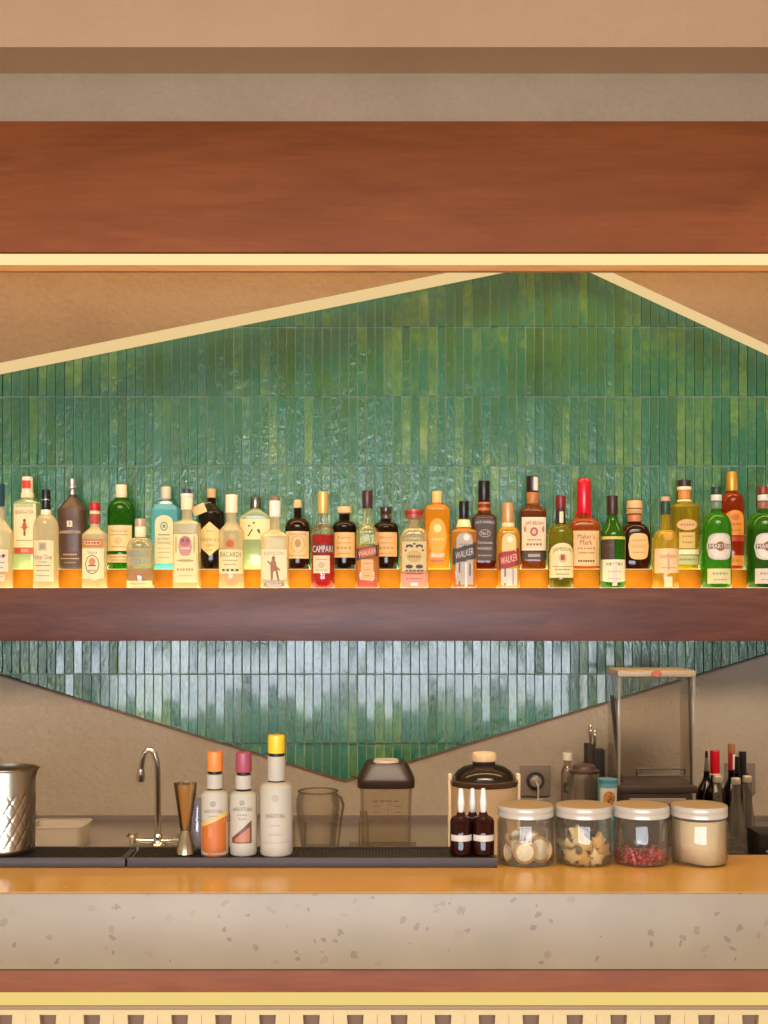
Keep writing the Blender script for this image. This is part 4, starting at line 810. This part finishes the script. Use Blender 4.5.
def vitamix():
    d = 3.64; k = d/F; r = thing('countertop_blender', 'countertop blender under a clear sound enclosure, behind the jar of petals', 'blender', (PX(656.5, d), d+.085, BZ)); Z = lambda y: PZ(y, d)-BZ; W = 38.5*k
    dk = M('2c211c', .35); D = .085
    b = MB(); b.box(-W*.93, W*.93, -.095, .12, .0, Z(793), dk, .008); b.build('motor_base', r)
    b = MB(); b.box(-W*1.02, W*1.05, -.098, .125, Z(793), Z(785.5), M('3a2c25', .3), .006); b.build('base_deck', r)
    MB().box(-W*.72, W*.74, -.099, -.095, Z(812), Z(797.5), M('b5a594', .3, .6), .002).build('control_panel', r)
    MB().box(-W*.64, W*.66, -.1005, -.0991, Z(809), Z(803), M('241a16', .4), .0005).build('display', r)
    # enclosure of five clear panes
    cl = GL('f6f0e8', .02, .15, .03, 'e8ddd0', .6); t = .004; z0, z1 = Z(785), Z(677); ed = GL('f0e6da', .4, .3, .08, 'f0e6d8')
    b = MB()
    b.box(-W, W, -D, -D+t, z0, z1, cl); b.box(-W, -W+t, -D+t, D, z0, z1, cl); b.box(W-t, W, -D+t, D, z0, z1, cl)
    e = b.build('enclosure', r)
    MB().box(-W-.001, -W+.008, -D-.002, -D+.006, z0, z1, ed, .002).build('front_edge', e); MB().box(W-.008, W+.001, -D-.002, -D+.006, z0, z1, ed, .002).build('front_edge', e)
    b = MB(); b.box(-W-.002, W+.002, -D-.004, D, z1, Z(670.5), M('a08a6c', .35), .004); b.build('hood_top', e)
    def disc(rad, rz, y): return [(rad*math.cos(2*PI*j/28), y, rz*math.sin(2*PI*j/28)) for j in range(28)]
    o = MB().loft([disc(5.4*k, 3.4*k, -D-.004), disc(5*k, 3.1*k, -D-.0075)], M('a84c28', .35)).build('badge', e, (0, 0, Z(673.6))); o['label'] = 'red-brown oval badge'
    MB().tube([(.105, -.06, z1-.004), (.112, -.06, z0)], .0032, M('4a3a30', .4), 8).build('hinge_rod', e); MB().tube([(-.1246, -.03, Z(697)), (-.0985, -.03, z0)], .006, M('33261e', .4), 8).build('hinge_rod', e)
    b = MB(); zz0, zz1 = Z(775.5), Z(768.5); m = M('2a201a', .4)
    for za in (zz0, zz1): b.tube([(-20*k, -D-.006, za), (28*k, -D-.006, za)], .0028, m, 8)
    for x in (-20, 28): b.tube([(x*k, -D-.006, zz0), (x*k, -D-.006, zz1)], .0028, m, 8)
    b.build('front_handle', e)
def back_items():
    cl = GL('e6dac6', .06, .55, .04, 'e8dcc8', 1.2)
    d = 3.86; k = d/F; Z = lambda y: PZ(y, d)-BZ
    r = thing('canister', 'small clear glass canister with dark lid in front of the utensil holder', 'jar', (PX(582.5, d), d-.03, BZ))
    blown(r, [(15.5*k, 0), (17*k, .006), (17*k, Z(776)), (15*k, Z(772)), (14.5*k, Z(770.5))], GL('f4efe8', .05, .3, .05, 'd8cec4', 1.2), 'canister_body', .0025)
    MB().lathe([(15*k, Z(771)), (15.5*k, Z(769)), (12*k, Z(767)), (11*k, Z(764)), (9*k, Z(763))], M('4c3a34', .35)).build('lid', r)
    d2 = 3.93; k2 = d2/F; Z2 = lambda y: PZ(y, d2)-BZ
    bottle('syrup_bottle', 'clear bottle with white cap and green mark, left of the small canister', 'bottle', 567.5, 'B', 6.4, cl, [(753, 760, 5, 5.2, M('ece2d4', .4))], 3.4, 760, 764, 772, 's', labels=[L('rect', 782, 792, 3.6, '3a2c24', [('d', 0, 787.5, 1.7, 2.2, '6cab58')], dx=-1)], d=3.965, zb=BZ)
    r = thing('utensil_holder', 'black upright holder with steel bar tools behind the small canister', 'holder', (PX(595, 3.97), 3.97, BZ)); k3 = 3.97/F; Z3 = lambda y: PZ(y, 3.97)-BZ
    b = MB(); m = M('17100d', .5); b.box(-3*k3, 8.3*k3, -.03, .03, 0, Z3(749), m, .003); b.build('front_sleeve', r)
    MB().box(-9.5*k3, -3*k3, -.03, .03, 0, Z3(743.5), M('33241a', .6), .003).build('rear_sleeve', r)
    sm = M('cfc3b4', .2, 1.0)
    for x0, x1, yt, lb in ((-4.6, -4.4, 724.5, 'taller steel bar tool standing in the black holder'), (-.2, .3, 729.5, 'shorter steel bar tool standing in the black holder')):
        r = thing('bar_tool', lb, 'bar tool', (PX(595, 3.97)+x0*k3, 3.97, BZ+Z3(749)), 'steel bar tools in the holder')
        h = Z3(yt)-Z3(749)
        b = MB(); b.tube([(0, 0, -.02), (0, 0, h*.35), (0, 0, h*.7), (0, 0, h*.93), (0, 0, h)], [.004, .0045, .0065, .005, .0015], sm, 10); b.build('shaft', r)
    d = 3.95; k = d/F; Z = lambda y: PZ(y, d)-BZ
    r = thing('snack_tub', 'blue tub with a round picture of nuts beside the blender', 'tub', (PX(607.5, 3.57), 3.57, BZ)); k = 3.57/F; Z = lambda y: PZ(y, 3.57)-BZ
    sh = Shape([(0, 8.4*k, 8.4*k, 2), (.003, 8.8*k, 8.8*k, 2), (Z(781), 9.6*k, 9.6*k, 2)])
    solid(sh, M('5f9aa8', .5)).build('tub_body', r)
    MB().lathe([(9.9*k, Z(782.5)), (10*k, Z(779)), (9.4*k, Z(778.5))], M('467f90', .4)).build('lid', r)
    it = [('d', 0, 797, 6.2, 7.4, 'c98a4a')]; q = random.Random(2)
    for i in range(26):
        a = q.uniform(0, 6.28); s = math.sqrt(q.random())*.82; it.append(('d', 6.2*s*math.cos(a), 797+7.4*s*math.sin(a), q.uniform(.7, 1.3), q.uniform(.8, 1.4), q.choice(['8a4c24', 'e0a858', 'b0622c', 'd89a50'])))
    label_mesh(sh, k, Z, L('rect', 787, 808, 8.2, 'dcd6d0', it, dx=0)).build('label', r)
    # right-hand cluster
    G = 'dark wine and vermouth bottles at the right of the back counter'
    dk = GL('1c120e', .7, .3, .06, '140c08'); D = 3.82
    def W(label, c, hw, cap, neck, ytop, y0, y1, dd=D, **kw): return bottle('wine_bottle', label, 'bottle', c, 'B', hw, dk, cap, neck, ytop, y0, y1, 's', d=dd, zb=BZ, group=G, **kw)
    W('dark bottle with a thin black pourer, nearest the blender', 706.5, 10.5, [(751, 758, 1.4, 1.4, BLK), (757.5, 772, 1.4, 2.6, M('8a8078', .3, .5))], 2.9, 771, 775, 795, 3.86, capname='pourer')
    W('dark bottle with bright red foil capsule', 714.8, 11, [(750.5, 773.5, 4.6, 5, M('c01420', .25)), (773.3, 775, 5.2, 5.2, M('e0b8a0', .4))], 4, 774, 778, 797, 3.76, capname='capsule')
    W('dark bottle with cork stopper and red and white neck foil', 731.5, 10, [(743.5, 752.5, 3.6, 3.6, M('a06a40', .7)), (752, 770, 3.4, 3.6, M('a82024', .35))], 3.4, 769, 776, 796, 3.88, extra=lambda r, sh, k, Z: cap_patch(r, k, Z, 3.5, 754, 769, 'd8cfc8', 1.8, 1.5), capname='cork')
    W('dark bottle with narrow black capsule beside the cork-stoppered one', 737.2, 7.4, [(756.5, 774, 2.3, 2.6, BLK)], 2.6, 773, 778, 797, 3.79, capname='capsule')
    W('dark bottle with broad black capsule, in front of the wall socket', 742.6, 9.2, [(751.5, 775, 3.6, 3.9, M('1c1518', .35))], 3.6, 774, 779, 798, 3.99-.1+.04, capname='capsule')
    G2 = 'clear oil bottles with silver caps'
    for c, dd, yc, hw, lb in ((717.6, 3.60, 776, 9, 'clear bottle with silver screw cap, half hidden by the last jar'), (736, 3.52, 778, 12, 'clear flared bottle with silver cap, middle of the three clear ones'), (747.2, 3.62, 776, 11, 'clear flared bottle with silver cap, furthest right of the three clear ones')):
        bottle('oil_bottle', lb, 'bottle', c, 'B', hw, GL('eee6d8', .10, .6, .03, 'd9cdb8', 1.5), [(yc, yc+6, 4.6, 4.8, M('d2c4ae', .3, .6))], 4.4, yc+6, 799, 846, 'lin', d=dd, zb=BZ+.0045, group=G2)
    r = thing('black_tray', 'shallow black tray holding the clear oil bottles at the far right', 'tray', (PX(755, 3.55), 3.55, BZ)); m = M('16100e', .45)
    b = MB(); b.box(-.15, .26, -.12, .12, 0, .004, m, .001); b.build('tray_base', r)
    b = MB(); b.box(-.15, .26, -.125, -.12, 0, .02, m); b.box(-.15, .26, .12, .125, 0, .02, m); b.box(-.154, -.15, -.125, .125, 0, .02, m); b.box(.26, .264, -.125, .125, 0, .02, m); b.build('tray_rim', r)
    r = thing('caddy', 'black box in the tray beside the last clear bottle, cut off by the frame', 'box', (PX(768, 3.5), 3.5, BZ+.0045))
    MB().box(-.038, .05, -.04, .08, 0, PZ(833, 3.5)-BZ, m, .003).build('caddy_box', r)
    r = thing('steel_spoon', 'steel spoon lying across the front of the black tray at the right edge', 'spoon', (PX(771, 3.43), 3.43, BZ+.032))
    b = MB(); b.loft([[(x*.022*s, y*.014*s-.012, z) for x, y in [(math.cos(j*PI/12), math.sin(j*PI/12)) for j in range(24)]] for s, z in ((.35, -.006), (.8, -.003), (1, .002), (.94, .002), (.3, -.003))], SIL); b.build('bowl', r)
    MB().tube([(.02, -.012, .001), (.1, -.01, .004)], .002, SIL, 8).build('handle', r)

# ------------------------------------------------------------------ light and camera
def area(name, loc, rot, sx, sy, power, col):
    l = bpy.data.lights.new(name, 'AREA'); l.shape = 'RECTANGLE'; l.size = sx; l.size_y = sy; l.energy = power; l.color = lin(col)[:3]
    o = bpy.data.objects.new(name, l); COL.objects.link(o); o.location = loc; o.rotation_euler = rot; return o
def lights():
    area('daylight_beyond_windows', (-.4, -3.12, .88), (math.radians(90), 0, 0), 4.7, 1.5, 480, 'eaf2ff')
    area('added_room_fill', (0, .9, 3.33), (math.radians(10), 0, 0), 4.5, .7, 22, 'ffd9ae')  # added out of frame as warm general fill and for the counter top
    a = area('added_wall_fill', (0, 2.0, 3.3), (math.radians(42), 0, 0), 4.6, 1.1, 55, 'ffe6cc'); a.data.spread = math.radians(55)  # added out of frame to brighten the lower wall and back counter
    area('added_counter_fill', (0, 1.95, 2.62), (0, 0, 0), 4.4, .1, 7, 'ffdcb0').data.spread = math.radians(70)  # added above the frame to brighten the counter top
    area('added_tile_wash', (0, 3.62, 3.03), (math.radians(12), 0, 0), 4.4, .15, 46, 'ffd894')  # added out of sight behind the beam to wash the tiles and upper plaster
    w = bpy.data.worlds.new('outdoors'); sc.world = w; w.use_nodes = True
    w.node_tree.nodes['Background'].inputs[0].default_value = (.75, .85, 1, 1); w.node_tree.nodes['Background'].inputs[1].default_value = .6
def camera():
    c = bpy.data.cameras.new('camera'); o = bpy.data.objects.new('camera', c); COL.objects.link(o); sc.camera = o
    c.sensor_fit = 'AUTO'; c.sensor_width = 36; c.lens = 36*F/1024; c.shift_y = 88/1024; c.clip_start = .05
    o.location = (0, 0, EYE); o.rotation_euler = (PI/2, 0, 0)
room(); beam(); shelf(); bar(); back_bar(); bar_mats(); pitcher(); jigger(); bitters(); dashers(); jars(); faucet(); container(); glassware(); ice_bucket(); outlets(); vitamix(); back_items(); shelf_bottles(); lights(); camera()
vs = sc.view_settings; vs.view_transform = 'Standard'; vs.look = 'None'; vs.gamma = 1; vs.exposure = -0.4; vs.use_curve_mapping = False
cy = sc.cycles; cy.max_bounces = 10; cy.transparent_max_bounces = 24; cy.diffuse_bounces = 4; cy.glossy_bounces = 4; cy.caustics_reflective = False; cy.caustics_refractive = False; cy.sample_clamp_indirect = 4; cy.use_denoising = True
